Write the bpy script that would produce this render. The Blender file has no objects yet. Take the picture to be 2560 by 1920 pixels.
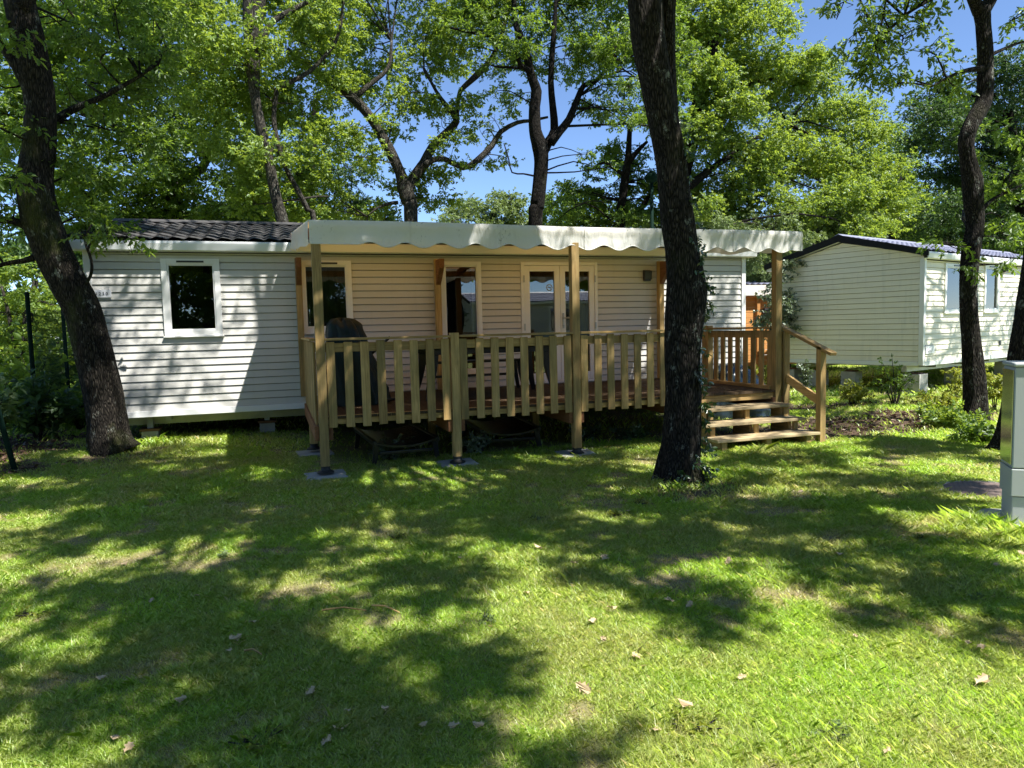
import bpy, bmesh, math, random
import numpy as np
from mathutils import Matrix, Vector

S = bpy.context.scene
COL = S.collection
R = math.radians

# ------------------------------------------------------------------ camera, world, sun, exposure
CAM_H, YAW, PITCH, ROLL, FPX, PW, PH = 1.45, R(18.37), R(-4.50), R(-1.357), 1775.0, 2560.0, 1920.0
def ray_dir(a, b):
    """picture offset (right, up, in focal lengths) -> world direction"""
    c, s = math.cos(ROLL), math.sin(ROLL)
    a, b = a*c - b*s, a*s + b*c
    c, s = math.cos(PITCH), math.sin(PITCH)
    x, y, z = a, c - b*s, s + b*c
    c, s = math.cos(YAW), math.sin(YAW)
    return np.array([x*c + y*s, -x*s + y*c, z])
FWD = ray_dir(0, 0)
RIGHT = ray_dir(1, 0) - FWD
UP = ray_dir(0, 1) - FWD
EYE = np.array([0, 0, CAM_H])
cam = bpy.data.cameras.new('camera')
cam.sensor_width = 36.0
cam.lens = FPX/PW*36.0
cam.clip_start, cam.clip_end = 0.05, 2000
co = bpy.data.objects.new('camera', cam)
COL.objects.link(co)
m = Matrix.Identity(4)
for i in range(3):
    m[i][0], m[i][1], m[i][2], m[i][3] = RIGHT[i], UP[i], -FWD[i], EYE[i]
co.matrix_world = m
S.camera = co

SUN = np.array([0.38, -0.50, 1.0]); SUN /= np.linalg.norm(SUN)     # towards the sun
w = bpy.data.worlds.new('World'); S.world = w; w.use_nodes = True
nt = w.node_tree
sky = nt.nodes.new('ShaderNodeTexSky'); sky.sky_type = 'NISHITA'; sky.sun_disc = False
sky.sun_elevation = math.asin(SUN[2]); sky.sun_rotation = math.atan2(SUN[0], SUN[1])
sky.air_density = 0.6; sky.dust_density = 0.0; sky.ozone_density = 4.0
bg = nt.nodes['Background']; bg.inputs[1].default_value = 0.112
nt.links.new(sky.outputs[0], bg.inputs[0])
sl = bpy.data.lights.new('sun', 'SUN'); sl.energy = 5.0; sl.angle = R(0.53); sl.color = (1.0, 0.965, 0.91)
so = bpy.data.objects.new('sun', sl); COL.objects.link(so)
so.rotation_euler = Vector(SUN).to_track_quat('Z', 'Y').to_euler()
so.location = (10, -20, 40)
S.view_settings.view_transform = 'Standard'; S.view_settings.look = 'None'
S.view_settings.exposure = 1.22; S.view_settings.gamma = 1.0
S.render.engine = 'CYCLES'
S.cycles.max_bounces = 8; S.cycles.diffuse_bounces = 3; S.cycles.transmission_bounces = 4; S.cycles.transparent_max_bounces = 8
S.cycles.caustics_reflective = False; S.cycles.caustics_refractive = False

# ------------------------------------------------------------------ picking points of the place
def at(u, v, Y):
    d = ray_dir((u - PW/2)/FPX, -(v - PH/2)/FPX)
    return EYE + d*(Y/d[1])
def on_ground(u, v, z=0.0):
    d = ray_dir((u - PW/2)/FPX, -(v - PH/2)/FPX)
    return EYE + d*((z - CAM_H)/d[2])
def depth_of(p): return float(np.dot(np.asarray(p) - EYE, FWD))

# ------------------------------------------------------------------ numpy noise
class Noise:
    def __init__(s, seed, n=64):
        s.g = np.random.default_rng(seed).random((n, n)); s.n = n
    def one(s, x, y):
        xi, yi = np.floor(x).astype(int), np.floor(y).astype(int)
        fx, fy = x - xi, y - yi
        fx, fy = fx*fx*(3 - 2*fx), fy*fy*(3 - 2*fy)
        n, g = s.n, s.g
        a, b = g[xi % n, yi % n], g[(xi + 1) % n, yi % n]
        c, d = g[xi % n, (yi + 1) % n], g[(xi + 1) % n, (yi + 1) % n]
        return (a*(1 - fx) + b*fx)*(1 - fy) + (c*(1 - fx) + d*fx)*fy
    def __call__(s, x, y, sc=1.0, octv=3):
        x, y = np.asarray(x, float)/sc, np.asarray(y, float)/sc
        t, a, tot = 0, 1.0, 0
        for k in range(octv):
            t = t + a*s.one(x*2**k + 17.3*k, y*2**k + 5.1*k); tot += a; a *= 0.5
        return t/tot
def sstep(e0, e1, x):
    t = np.clip((np.asarray(x, float) - e0)/(e1 - e0), 0, 1)
    return t*t*(3 - 2*t)
N1, N2, N3 = Noise(3), Noise(8), Noise(21)
def gz(x, y):
    x, y = np.asarray(x, float), np.asarray(y, float)
    b = 0.10*sstep(8.2, 9.8, y)*(1 - sstep(-0.6, 1.2, x))
    n = (N1(x, y, 2.3, 2) - 0.5)*0.07*(1 - 0.7*sstep(6.5, 8, y))
    return b + n

# ------------------------------------------------------------------ object helpers
def mesh_uniform(name, V, F, mat, parent=None, smooth=False):
    """V (n,3), F (m,k) -> one mesh object"""
    V = np.ascontiguousarray(V, np.float32); F = np.ascontiguousarray(F, np.int32)
    me = bpy.data.meshes.new(name)
    me.vertices.add(len(V)); me.vertices.foreach_set('co', V.ravel())
    nf, k = F.shape
    me.loops.add(nf*k); me.loops.foreach_set('vertex_index', F.ravel())
    me.polygons.add(nf); me.polygons.foreach_set('loop_start', np.arange(nf, dtype=np.int32)*k)
    if smooth: me.polygons.foreach_set('use_smooth', np.ones(nf, bool))
    me.update(calc_edges=True)
    me.materials.append(mat)
    o = bpy.data.objects.new(name, me); COL.objects.link(o)
    if parent is not None: o.parent = parent
    return o

class MB:
    def __init__(s): s.v, s.f = [], []
    def add(s, vs, fs):
        k = len(s.v); s.v += [tuple(map(float, p)) for p in vs]; s.f += [tuple(i + k for i in f) for f in fs]; return s
    def box(s, x0, x1, y0, y1, z0, z1):
        return s.add([(x0,y0,z0),(x1,y0,z0),(x1,y1,z0),(x0,y1,z0),(x0,y0,z1),(x1,y0,z1),(x1,y1,z1),(x0,y1,z1)],
                     [(0,3,2,1),(4,5,6,7),(0,1,5,4),(1,2,6,5),(2,3,7,6),(3,0,4,7)])
    def beam(s, p, q, wd, ht, up=(0,0,1)):
        """a rectangular bar from p to q"""
        p, q, up = np.array(p, float), np.array(q, float), np.array(up, float)
        d = q - p; d /= np.linalg.norm(d); sx = np.cross(d, up); sx /= np.linalg.norm(sx); u = np.cross(sx, d)
        vs = []
        for e in (p, q):
            for a, b in ((-1,-1),(1,-1),(1,1),(-1,1)): vs.append(e + sx*a*wd/2 + u*b*ht/2)
        return s.add(vs, [(0,1,2,3),(7,6,5,4),(0,4,5,1),(1,5,6,2),(2,6,7,3),(3,7,4,0)])
    def prism(s, poly, axis, a, b):
        """poly: 2D outline, extruded along 'x','y' or 'z' from a to b"""
        def P(p, t): return {'x': (t, p[0], p[1]), 'y': (p[0], t, p[1]), 'z': (p[0], p[1], t)}[axis]
        n = len(poly)
        return s.add([P(p, a) for p in poly] + [P(p, b) for p in poly],
                     [tuple(range(n))[::-1], tuple(range(n, 2*n))] + [(i, (i+1) % n, n+(i+1) % n, n+i) for i in range(n)])
    def tube(s, pts, rad, n=8, cap=True):
        pts = [np.array(p, float) for p in pts]
        if not hasattr(rad, '__len__'): rad = [rad]*len(pts)
        k0, ref = len(s.v), None
        for i, p in enumerate(pts):
            d = pts[min(i+1, len(pts)-1)] - pts[max(i-1, 0)]; d /= np.linalg.norm(d) + 1e-9
            if ref is None: ref = np.cross(d, (0.3, 0.9, 0.2) if abs(d[2]) > 0.7 else (0, 0, 1))
            ref = ref - d*np.dot(ref, d); ref /= np.linalg.norm(ref) + 1e-9; o = np.cross(d, ref)
            for j in range(n):
                a = 2*math.pi*j/n; s.v.append(tuple(p + (ref*math.cos(a) + o*math.sin(a))*rad[i]))
        for i in range(len(pts) - 1):
            for j in range(n):
                a, b = k0 + i*n + j, k0 + i*n + (j+1) % n; s.f.append((a, b, b+n, a+n))
        if cap:
            s.f.append(tuple(range(k0, k0+n))[::-1]); s.f.append(tuple(range(k0+(len(pts)-1)*n, k0+len(pts)*n)))
        return s
    def lathe(s, prof, n=20, c=(0,0,0)):
        k0 = len(s.v)
        for r, z in prof:
            for j in range(n):
                a = 2*math.pi*j/n; s.v.append((c[0]+r*math.cos(a), c[1]+r*math.sin(a), c[2]+z))
        for i in range(len(prof)-1):
            for j in range(n):
                a, b = k0+i*n+j, k0+i*n+(j+1) % n; s.f.append((a, b, b+n, a+n))
        s.f.append(tuple(range(k0, k0+n))[::-1]); s.f.append(tuple(range(k0+(len(prof)-1)*n, k0+len(prof)*n)))
        return s
    def build(s, name, mat, parent=None, bevel=0.0, smooth=False):
        me = bpy.data.meshes.new(name); me.from_pydata(s.v, [], s.f); me.update()
        me.materials.append(mat)
        if smooth: me.polygons.foreach_set('use_smooth', np.ones(len(me.polygons), bool))
        o = bpy.data.objects.new(name, me); COL.objects.link(o)
        if parent is not None: o.parent = parent
        if bevel:
            b = o.modifiers.new('edge', 'BEVEL'); b.width = bevel; b.segments = 2; b.limit_method = 'ANGLE'; b.angle_limit = R(40)
        return o

def tag(o, label=None, cat=None, group=None, kind=None):
    if label: o['label'] = label
    if cat: o['category'] = cat
    if group: o['group'] = group
    if kind: o['kind'] = kind
    return o
def empty(name, loc=(0,0,0), rz=0.0):
    o = bpy.data.objects.new(name, None); COL.objects.link(o)
    o.location = tuple(map(float, loc)); o.rotation_euler = (0, 0, rz); o.empty_display_size = 0.2
    return o
def children(o): return [c for c in COL.objects if c.parent == o]
def copy_tree(o, parent=None):
    c = o.copy(); COL.objects.link(c)
    if parent is not None: c.parent = parent
    for ch in children(o): copy_tree(ch, c)
    return c

# ------------------------------------------------------------------ materials
def newmat(name):
    mt = bpy.data.materials.new(name); mt.use_nodes = True
    t = mt.node_tree; p = t.nodes['Principled BSDF']
    return mt, t, p
def nd(t, typ, **kw):
    n = t.nodes.new(typ)
    for k, v in kw.items():
        if k.startswith('i_'): n.inputs[int(k[2:]) if k[2:].isdigit() else k[2:].replace('_', ' ')].default_value = v
        else: setattr(n, k, v)
    return n
def coords(t, scale=(1,1,1), rnd=False, kind='Object'):
    tc = nd(t, 'ShaderNodeTexCoord'); mp = nd(t, 'ShaderNodeMapping')
    mp.inputs['Scale'].default_value = scale
    if rnd:
        oi = nd(t, 'ShaderNodeObjectInfo'); ml = nd(t, 'ShaderNodeMath', operation='MULTIPLY'); ml.inputs[1].default_value = 37.0
        t.links.new(oi.outputs['Random'], ml.inputs[0]); cb = nd(t, 'ShaderNodeCombineXYZ')
        for i in range(3): t.links.new(ml.outputs[0], cb.inputs[i])
        ad = nd(t, 'ShaderNodeVectorMath', operation='ADD')
        t.links.new(tc.outputs[kind], ad.inputs[0]); t.links.new(cb.outputs[0], ad.inputs[1]); t.links.new(ad.outputs[0], mp.inputs['Vector'])
    else: t.links.new(tc.outputs[kind], mp.inputs['Vector'])
    return mp.outputs[0]
def noise(t, vec, scale, detail=4.0, rough=0.55, dist=0.0):
    n = nd(t, 'ShaderNodeTexNoise'); n.inputs['Scale'].default_value = scale; n.inputs['Detail'].default_value = detail
    n.inputs['Roughness'].default_value = rough; n.inputs['Distortion'].default_value = dist
    t.links.new(vec, n.inputs['Vector']); return n.outputs['Fac']
def ramp(t, fac, stops):
    r = nd(t, 'ShaderNodeValToRGB'); e = r.color_ramp.elements
    while len(e) < len(stops): e.new(0.5)
    for el, (p, c) in zip(e, stops):
        el.position = p; el.color = (c[0], c[1], c[2], 1) if hasattr(c, '__len__') else (c, c, c, 1)
    t.links.new(fac, r.inputs[0]); return r.outputs[0]
def mixc(t, fac, a, b, blend='MIX'):
    n = nd(t, 'ShaderNodeMix', data_type='RGBA', blend_type=blend)
    for sock, val in ((n.inputs[0], fac), (n.inputs[6], a), (n.inputs[7], b)):
        if hasattr(val, 'links'): t.links.new(val, sock)
        elif hasattr(val, '__len__'): sock.default_value = (val[0], val[1], val[2], 1)
        else: sock.default_value = val
    return n.outputs[2]
def bump(t, p, h, strength=0.4, dist=0.02):
    b = nd(t, 'ShaderNodeBump'); b.inputs['Strength'].default_value = strength; b.inputs['Distance'].default_value = dist
    t.links.new(h, b.inputs['Height']); t.links.new(b.outputs[0], p.inputs['Normal'])
def setp(p, **kw):
    for k, v in kw.items(): p.inputs[k.replace('_', ' ')].default_value = v

def mat_plain(name, col, rough=0.5, var=0.12, sc=3.0, metallic=0.0, bmp=0.0, spec=0.5):
    mt, t, p = newmat(name)
    f = noise(t, coords(t), sc, 5)
    c = ramp(t, f, [(0.25, [x*(1-var) for x in col]), (0.75, [min(1, x*(1+var)) for x in col])])
    t.links.new(c, p.inputs['Base Color']); setp(p, Roughness=rough, Metallic=metallic)
    p.inputs['Specular IOR Level'].default_value = spec
    if bmp: bump(t, p, noise(t, coords(t), sc*18, 4), bmp, 0.01)
    return mt
def mat_wood(name, axis, dark, light, green=0.0, rough=0.7):
    mt, t, p = newmat(name)
    st = {'x': (0.9, 14, 14), 'y': (14, 0.9, 14), 'z': (14, 14, 0.9)}[axis]
    v = coords(t, st, True)
    g = noise(t, v, 2.2, 6, 0.65, 1.2)
    c = ramp(t, g, [(0.3, dark), (0.7, light)])
    knots = noise(t, coords(t, tuple(0.5 + 0.12*s for s in st), True), 1.7, 2, 0.5)
    c = mixc(t, ramp(t, knots, [(0.66, 0.0), (0.74, 0.7)]), c, tuple(0.45*x for x in dark))
    oi = nd(t, 'ShaderNodeObjectInfo')
    r2 = ramp(t, oi.outputs['Random'], [(0.0, 0.72), (0.5, 1.0), (1.0, 1.22)])
    c = mixc(t, 1.0, c, r2, 'MULTIPLY')
    if green:
        a = noise(t, coords(t, (3, 3, 1.2), True), 2.0, 3)
        c = mixc(t, ramp(t, a, [(0.42, 0.0), (0.62, green)]), c, (0.115, 0.118, 0.05))
    t.links.new(c, p.inputs['Base Color']); setp(p, Roughness=rough); p.inputs['Specular IOR Level'].default_value = 0.25
    bump(t, p, g, 0.25, 0.006)
    return mt
def mat_siding(name, col):
    mt, t, p = newmat(name)
    a = noise(t, coords(t, (0.8, 0.8, 5)), 1.3, 5, 0.6)
    c = ramp(t, a, [(0.3, [x*0.93 for x in col]), (0.7, col)])
    d = noise(t, coords(t, (5, 5, 0.5)), 2.0, 4)
    c = mixc(t, ramp(t, d, [(0.52, 0.0), (0.85, 0.32)]), c, (0.40, 0.40, 0.33))
    t.links.new(c, p.inputs['Base Color']); setp(p, Roughness=0.5); p.inputs['Specular IOR Level'].default_value = 0.3
    bump(t, p, noise(t, coords(t, (1, 12, 12)), 18, 3), 0.06, 0.003)
    return mt
def mat_bark(name, dark, light, lichen=(0.34, 0.36, 0.31), lich=0.3, moss=0.25, sc=1.0):
    mt, t, p = newmat(name)
    v = coords(t, (sc, sc, 0.17*sc))
    vo = nd(t, 'ShaderNodeTexVoronoi', feature='DISTANCE_TO_EDGE'); vo.inputs['Scale'].default_value = 62
    wv = nd(t, 'ShaderNodeVectorMath', operation='ADD')
    nz = nd(t, 'ShaderNodeTexNoise'); nz.inputs['Scale'].default_value = 9; nz.inputs['Detail'].default_value = 3
    t.links.new(v, nz.inputs['Vector'])
    scl = nd(t, 'ShaderNodeVectorMath', operation='SCALE'); scl.inputs['Scale'].default_value = 0.06
    t.links.new(nz.outputs['Color'], scl.inputs[0]); t.links.new(v, wv.inputs[0]); t.links.new(scl.outputs[0], wv.inputs[1])
    t.links.new(wv.outputs[0], vo.inputs['Vector'])
    h = ramp(t, vo.outputs['Distance'], [(0.0, 0.0), (0.35, 1.0)])
    f = noise(t, v, 40, 6, 0.7)
    hh = nd(t, 'ShaderNodeMath', operation='MULTIPLY'); t.links.new(h, hh.inputs[0]); t.links.new(f, hh.inputs[1])
    c = ramp(t, hh.outputs[0], [(0.05, dark), (0.6, light)])
    l = noise(t, coords(t, (1, 1, 0.6)), 9, 9, 0.8)
    c = mixc(t, ramp(t, l, [(0.575, 0.0), (0.65, lich)]), c, lichen)
    ms = noise(t, coords(t, (1, 1, 0.5)), 2.3, 4, 0.6)
    c = mixc(t, ramp(t, ms, [(0.55, 0.0), (0.7, moss)]), c, (0.07, 0.085, 0.02))
    t.links.new(c, p.inputs['Base Color']); setp(p, Roughness=0.92); p.inputs['Specular IOR Level'].default_value = 0.15
    bump(t, p, hh.outputs[0], 0.9, 0.035)
    return mt
def mat_leaf(name, cols, trans, tmix=0.45, gloss=0.07, rough=0.45):
    """two-sided leaf: diffuse + translucent, a little sheen; tint varies from leaf to leaf"""
    mt, t, p = newmat(name); t.nodes.remove(p)
    ge = nd(t, 'ShaderNodeNewGeometry')
    c = ramp(t, ge.outputs['Random Per Island'], [(0.0, cols[0]), (0.5, cols[1]), (1.0, cols[2])])
    r2 = ramp(t, ge.outputs['Random Per Island'], [(0.0, [x*0.8 for x in trans]), (1.0, [x*1.15 for x in trans])])
    df = nd(t, 'ShaderNodeBsdfDiffuse'); tr = nd(t, 'ShaderNodeBsdfTranslucent'); gl = nd(t, 'ShaderNodeBsdfGlossy')
    gl.inputs['Roughness'].default_value = rough; gl.inputs['Color'].default_value = (0.75, 0.8, 0.75, 1)
    t.links.new(c, df.inputs['Color']); t.links.new(r2, tr.inputs['Color'])
    m1 = nd(t, 'ShaderNodeMixShader'); m1.inputs[0].default_value = tmix
    t.links.new(df.outputs[0], m1.inputs[1]); t.links.new(tr.outputs[0], m1.inputs[2])
    m2 = nd(t, 'ShaderNodeMixShader'); lw = nd(t, 'ShaderNodeLayerWeight'); lw.inputs[0].default_value = 0.25
    ml = nd(t, 'ShaderNodeMath', operation='MULTIPLY_ADD'); ml.inputs[1].default_value = gloss*1.5; ml.inputs[2].default_value = gloss*0.35
    t.links.new(lw.outputs['Facing'], ml.inputs[0]); t.links.new(ml.outputs[0], m2.inputs[0])
    t.links.new(m1.outputs[0], m2.inputs[1]); t.links.new(gl.outputs[0], m2.inputs[2])
    t.links.new(m2.outputs[0], t.nodes['Material Output'].inputs['Surface'])
    return mt
def mat_glass(name, tint=(0.55, 0.6, 0.58), refl=1.0):
    mt, t, p = newmat(name); t.nodes.remove(p)
    tr = nd(t, 'ShaderNodeBsdfTransparent'); tr.inputs[0].default_value = (*tint, 1)
    gl = nd(t, 'ShaderNodeBsdfGlossy'); gl.inputs['Roughness'].default_value = 0.0
    fr = nd(t, 'ShaderNodeFresnel'); fr.inputs['IOR'].default_value = 1.75
    ml = nd(t, 'ShaderNodeMath', operation='MULTIPLY'); ml.inputs[1].default_value = 1.6*refl; ml.use_clamp = True
    wv = nd(t, 'ShaderNodeBump'); wv.inputs['Strength'].default_value = 0.03; wv.inputs['Distance'].default_value = 0.01
    t.links.new(noise(t, coords(t), 2.5, 1), wv.inputs['Height']); t.links.new(wv.outputs[0], gl.inputs['Normal'])
    t.links.new(fr.outputs[0], ml.inputs[0])
    mx = nd(t, 'ShaderNodeMixShader'); t.links.new(ml.outputs[0], mx.inputs[0])
    t.links.new(tr.outputs[0], mx.inputs[1]); t.links.new(gl.outputs[0], mx.inputs[2])
    t.links.new(mx.outputs[0], t.nodes['Material Output'].inputs['Surface'])
    return mt
def mat_canvas(name, tcol=(0.80, 0.42, 0.14), tm=0.29):
    mt, t, p = newmat(name)
    v = coords(t)
    f = noise(t, v, 2.0, 5)
    c = ramp(t, f, [(0.3, (0.76, 0.76, 0.70)), (0.7, (0.84, 0.83, 0.77))])
    spk = noise(t, coords(t, (1, 1, 0.6)), 48, 3, 0.7)
    cl = noise(t, coords(t, (1, 0.2, 0.2)), 2.6, 3)
    s1 = ramp(t, spk, [(0.60, 0.0), (0.68, 1.0)]); s2 = ramp(t, cl, [(0.50, 0.0), (0.66, 0.85)])
    ms = nd(t, 'ShaderNodeMath', operation='MULTIPLY'); t.links.new(s1, ms.inputs[0]); t.links.new(s2, ms.inputs[1])
    c = mixc(t, ms.outputs[0], c, (0.07, 0.075, 0.05))
    t.links.new(c, p.inputs['Base Color']); setp(p, Roughness=0.55); p.inputs['Specular IOR Level'].default_value = 0.3
    wr = noise(t, coords(t, (2.5, 1, 0.8)), 3.0, 3, 0.5, 1.5); bump(t, p, wr, 0.5, 0.03)
    tr = nd(t, 'ShaderNodeBsdfTranslucent'); tr.inputs[0].default_value = (*tcol, 1)
    mx = nd(t, 'ShaderNodeMixShader'); mx.inputs[0].default_value = tm
    t.links.new(p.outputs[0], mx.inputs[1]); t.links.new(tr.outputs[0], mx.inputs[2])
    t.links.new(mx.outputs[0], t.nodes['Material Output'].inputs['Surface'])
    return mt

M = {}
M['siding'] = mat_siding('siding_white', (0.57, 0.56, 0.52))
M['siding_cream'] = mat_siding('siding_cream', (0.86, 0.80, 0.64))
M['pvc'] = mat_plain('white_pvc', (0.76, 0.76, 0.74), 0.35, 0.04)
M['fascia'] = mat_plain('white_fascia', (0.74, 0.75, 0.74), 0.4, 0.06, 1.5)
M['roof_dark'] = mat_plain('charcoal_roof_tiles', (0.058, 0.055, 0.053), 0.65, 0.45, 2.5, bmp=0.3)
M['roof_blue'] = mat_plain('slate_blue_roof_tiles', (0.25, 0.26, 0.34), 0.45, 0.25, 3.0)
M['verge'] = mat_plain('anthracite_verge', (0.010, 0.010, 0.011), 0.7, 0.15, spec=.2)
M['steel'] = mat_plain('galvanised_steel', (0.42, 0.43, 0.43), 0.45, 0.15, 6, metallic=0.7)
M['black'] = mat_plain('black_plastic', (0.012, 0.013, 0.016), 0.32, 0.2)
M['black_soft'] = mat_plain('black_rubber', (0.016, 0.016, 0.016), 0.6, 0.2)
M['charcoal'] = mat_plain('charcoal_metal', (0.02, 0.022, 0.028), 0.4, 0.2)
M['concrete'] = mat_plain('grey_concrete', (0.40, 0.39, 0.36), 0.9, 0.22, 8, bmp=0.4)
M['concrete_pale'] = mat_plain('pale_concrete', (0.33, 0.325, 0.30), 0.9, 0.25, 7, bmp=0.35)
M['brickwood'] = mat_plain('brown_packing_wood', (0.16, 0.075, 0.035), 0.8, 0.3, 9)
M['dark_inside'] = mat_plain('dark_interior', (0.05, 0.047, 0.043), 0.9, 0.2)
M['curtain'] = mat_plain('grey_curtain', (0.34, 0.34, 0.32), 0.9, 0.1)
M['curtain_pale'] = mat_plain('pale_blind', (0.55, 0.62, 0.64), 0.9, 0.06)
M['glass'] = mat_glass('window_glass')
M['cabinet'] = mat_plain('grey_green_enamel', (0.42, 0.45, 0.43), 0.6, 0.05, 1.5)
M['green_paint'] = mat_plain('dark_green_paint', (0.004, 0.016, 0.011), 0.8, 0.2, spec=.08)
M['tarp_green'] = mat_plain('dark_green_tarp', (0.004, 0.014, 0.011), 0.5, 0.4, 3, bmp=0.15, spec=.25)
M['tarp_blue'] = mat_plain('blue_grey_tarp', (0.022, 0.036, 0.045), 0.25, 0.5, 3, bmp=0.15)
M['canvas'] = mat_canvas('cream_awning_canvas')
M['valance'] = mat_canvas('cream_valance_canvas', (0.70, 0.66, 0.55), 0.25)
TAN_D, TAN_L = (0.26, 0.16, 0.055), (0.54, 0.36, 0.145)
M['wood_x'] = mat_wood('treated_pine_along', 'x', TAN_D, TAN_L, 0.25)
M['wood_y'] = mat_wood('treated_pine_across', 'y', TAN_D, TAN_L, 0.25)
M['wood_z'] = mat_wood('treated_pine_upright', 'z', TAN_D, TAN_L, 0.38)
M['tread'] = mat_wood('pale_weathered_pine', 'x', (0.28, 0.20, 0.10), (0.52, 0.42, 0.25), 0.1)
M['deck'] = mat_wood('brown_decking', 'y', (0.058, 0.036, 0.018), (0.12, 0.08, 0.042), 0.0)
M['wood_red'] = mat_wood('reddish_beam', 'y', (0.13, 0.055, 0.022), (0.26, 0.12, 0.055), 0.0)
M['wood_orange'] = mat_wood('orange_cladding', 'x', (0.36, 0.16, 0.045), (0.50, 0.25, 0.085), 0.0)
M['plate'] = mat_plain('white_plate', (0.72, 0.73, 0.76), 0.4, 0.03)
M['ink'] = mat_plain('dark_ink', (0.02, 0.022, 0.03), 0.5, 0.1)
M['bark'] = mat_bark('dark_oak_bark', (0.006, 0.005, 0.004), (0.075, 0.064, 0.052), lich=0.75)
M['bark_mossy'] = mat_bark('mossy_oak_bark', (0.006, 0.005, 0.004), (0.07, 0.06, 0.046), lich=0.6, moss=0.5)
M['bark_grey'] = mat_bark('grey_oak_bark', (0.02, 0.018, 0.015), (0.15, 0.135, 0.11), lich=0.5, moss=0.2, sc=0.8)
M['bark_black'] = mat_bark('blackish_bark', (0.005, 0.004, 0.003), (0.03, 0.025, 0.02), lich=0.15, moss=0.1, sc=0.8)
M['leaf'] = mat_leaf('oak_leaf', [(0.04, 0.08, 0.016), (0.07, 0.125, 0.022), (0.115, 0.18, 0.03)], (0.30, 0.45, 0.035))
M['leaf_bright'] = mat_leaf('bright_leaf', [(0.06, 0.12, 0.022), (0.11, 0.185, 0.03), (0.18, 0.26, 0.045)], (0.45, 0.58, 0.055))
M['leaf_dark'] = mat_leaf('dark_leaf', [(0.025, 0.055, 0.016), (0.04, 0.082, 0.022), (0.06, 0.11, 0.03)], (0.12, 0.22, 0.03), 0.38)
M['leaf_pale'] = mat_leaf('pale_leaf', [(0.09, 0.14, 0.05), (0.14, 0.20, 0.07), (0.20, 0.26, 0.10)], (0.32, 0.42, 0.09), 0.4)
M['leaf_yellow'] = mat_leaf('yellow_green_leaf', [(0.13, 0.16, 0.025), (0.20, 0.23, 0.03), (0.28, 0.28, 0.04)], (0.45, 0.48, 0.04), 0.4)
M['leaf_silver'] = mat_leaf('silver_leaf', [(0.10, 0.14, 0.08), (0.15, 0.19, 0.12), (0.22, 0.26, 0.18)], (0.18, 0.26, 0.08), 0.25, 0.2, 0.35)
M['ivy'] = mat_leaf('ivy_leaf', [(0.012, 0.035, 0.012), (0.025, 0.06, 0.018), (0.06, 0.12, 0.02)], (0.10, 0.20, 0.02), 0.3, 0.25, 0.3)
M['dead_leaf'] = mat_leaf('dry_leaf', [(0.34, 0.21, 0.09), (0.52, 0.38, 0.21), (0.68, 0.58, 0.42)], (0.35, 0.24, 0.12), 0.2, 0.08, 0.5)
M['litter'] = mat_leaf('brown_litter', [(0.05, 0.028, 0.016), (0.11, 0.065, 0.04), (0.22, 0.13, 0.085)], (0.12, 0.06, 0.03), 0.15, 0.08, 0.5)

# patches where the lawn gives way: (x, y, rx, ry, kind)  kind 1 = mulch/leaf litter, 2 = worn soil by a trunk
PATCHES = [(7.45, 7.6, 2.5, 0.95, 1), (9.2, 8.1, 1.4, 0.7, 1), (8.6, 9.6, 1.6, 0.45, 1), (-3.7, 10.0, 1.55, 1.9, 1), (-4.6, 8.4, 1.3, 1.2, 1),
           (3.5, 5.35, 0.62, 0.45, 2), (-1.75, 9.25, 0.55, 0.4, 2)]
def patch_mask(x, y):
    x, y = np.asarray(x, float), np.asarray(y, float)
    wob = (N2(x, y, 0.5, 3) - 0.5)*0.9
    m_ = np.zeros_like(x)
    for px_, py_, rx, ry, k in PATCHES:
        d = np.sqrt(((x - px_)/rx)**2 + ((y - py_)/ry)**2) + wob
        m_ = np.maximum(m_, (1 - sstep(0.7, 1.05, d))*(1.0 if k == 1 else 0.75))
    return m_
def dry_mask(x, y):
    return .8*sstep(0.585, 0.70, N3(x, y, 0.34, 4)*.72 + N1(x + 3, y, 0.12, 2)*.28)

def mat_ground():
    mt, t, p = newmat('lawn_soil')
    v = coords(t)
    at_ = nd(t, 'ShaderNodeAttribute', attribute_name='bare')
    f = noise(t, v, 26, 6, 0.7)
    soil = ramp(t, f, [(0.25, (0.035, 0.024, 0.016)), (0.75, (0.15, 0.105, 0.068))])
    g = noise(t, v, 60, 4, 0.7)
    thatch = ramp(t, g, [(0.3, (0.09, 0.12, 0.03)), (0.7, (0.32, 0.36, 0.11))])
    b = noise(t, v, 1.3, 5, 0.6)
    mixg = ramp(t, b, [(0.50, 0.0), (0.70, 0.7)])
    dr = nd(t, 'ShaderNodeAttribute', attribute_name='dry')
    straw = ramp(t, noise(t, coords(t, (1, 1.6, 1)), 95, 5, 0.75), [(0.3, (0.10, 0.075, 0.045)), (0.7, (0.42, 0.33, 0.20))])
    c = mixc(t, mixg, thatch, mixc(t, 0.5, soil, (0.22, 0.19, 0.10)))
    c = mixc(t, dr.outputs['Fac'], c, straw)
    c = mixc(t, at_.outputs['Fac'], c, soil)
    t.links.new(c, p.inputs['Base Color']); setp(p, Roughness=0.95); p.inputs['Specular IOR Level'].default_value = 0.1
    bump(t, p, f, 0.8, 0.03)
    return mt

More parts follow.
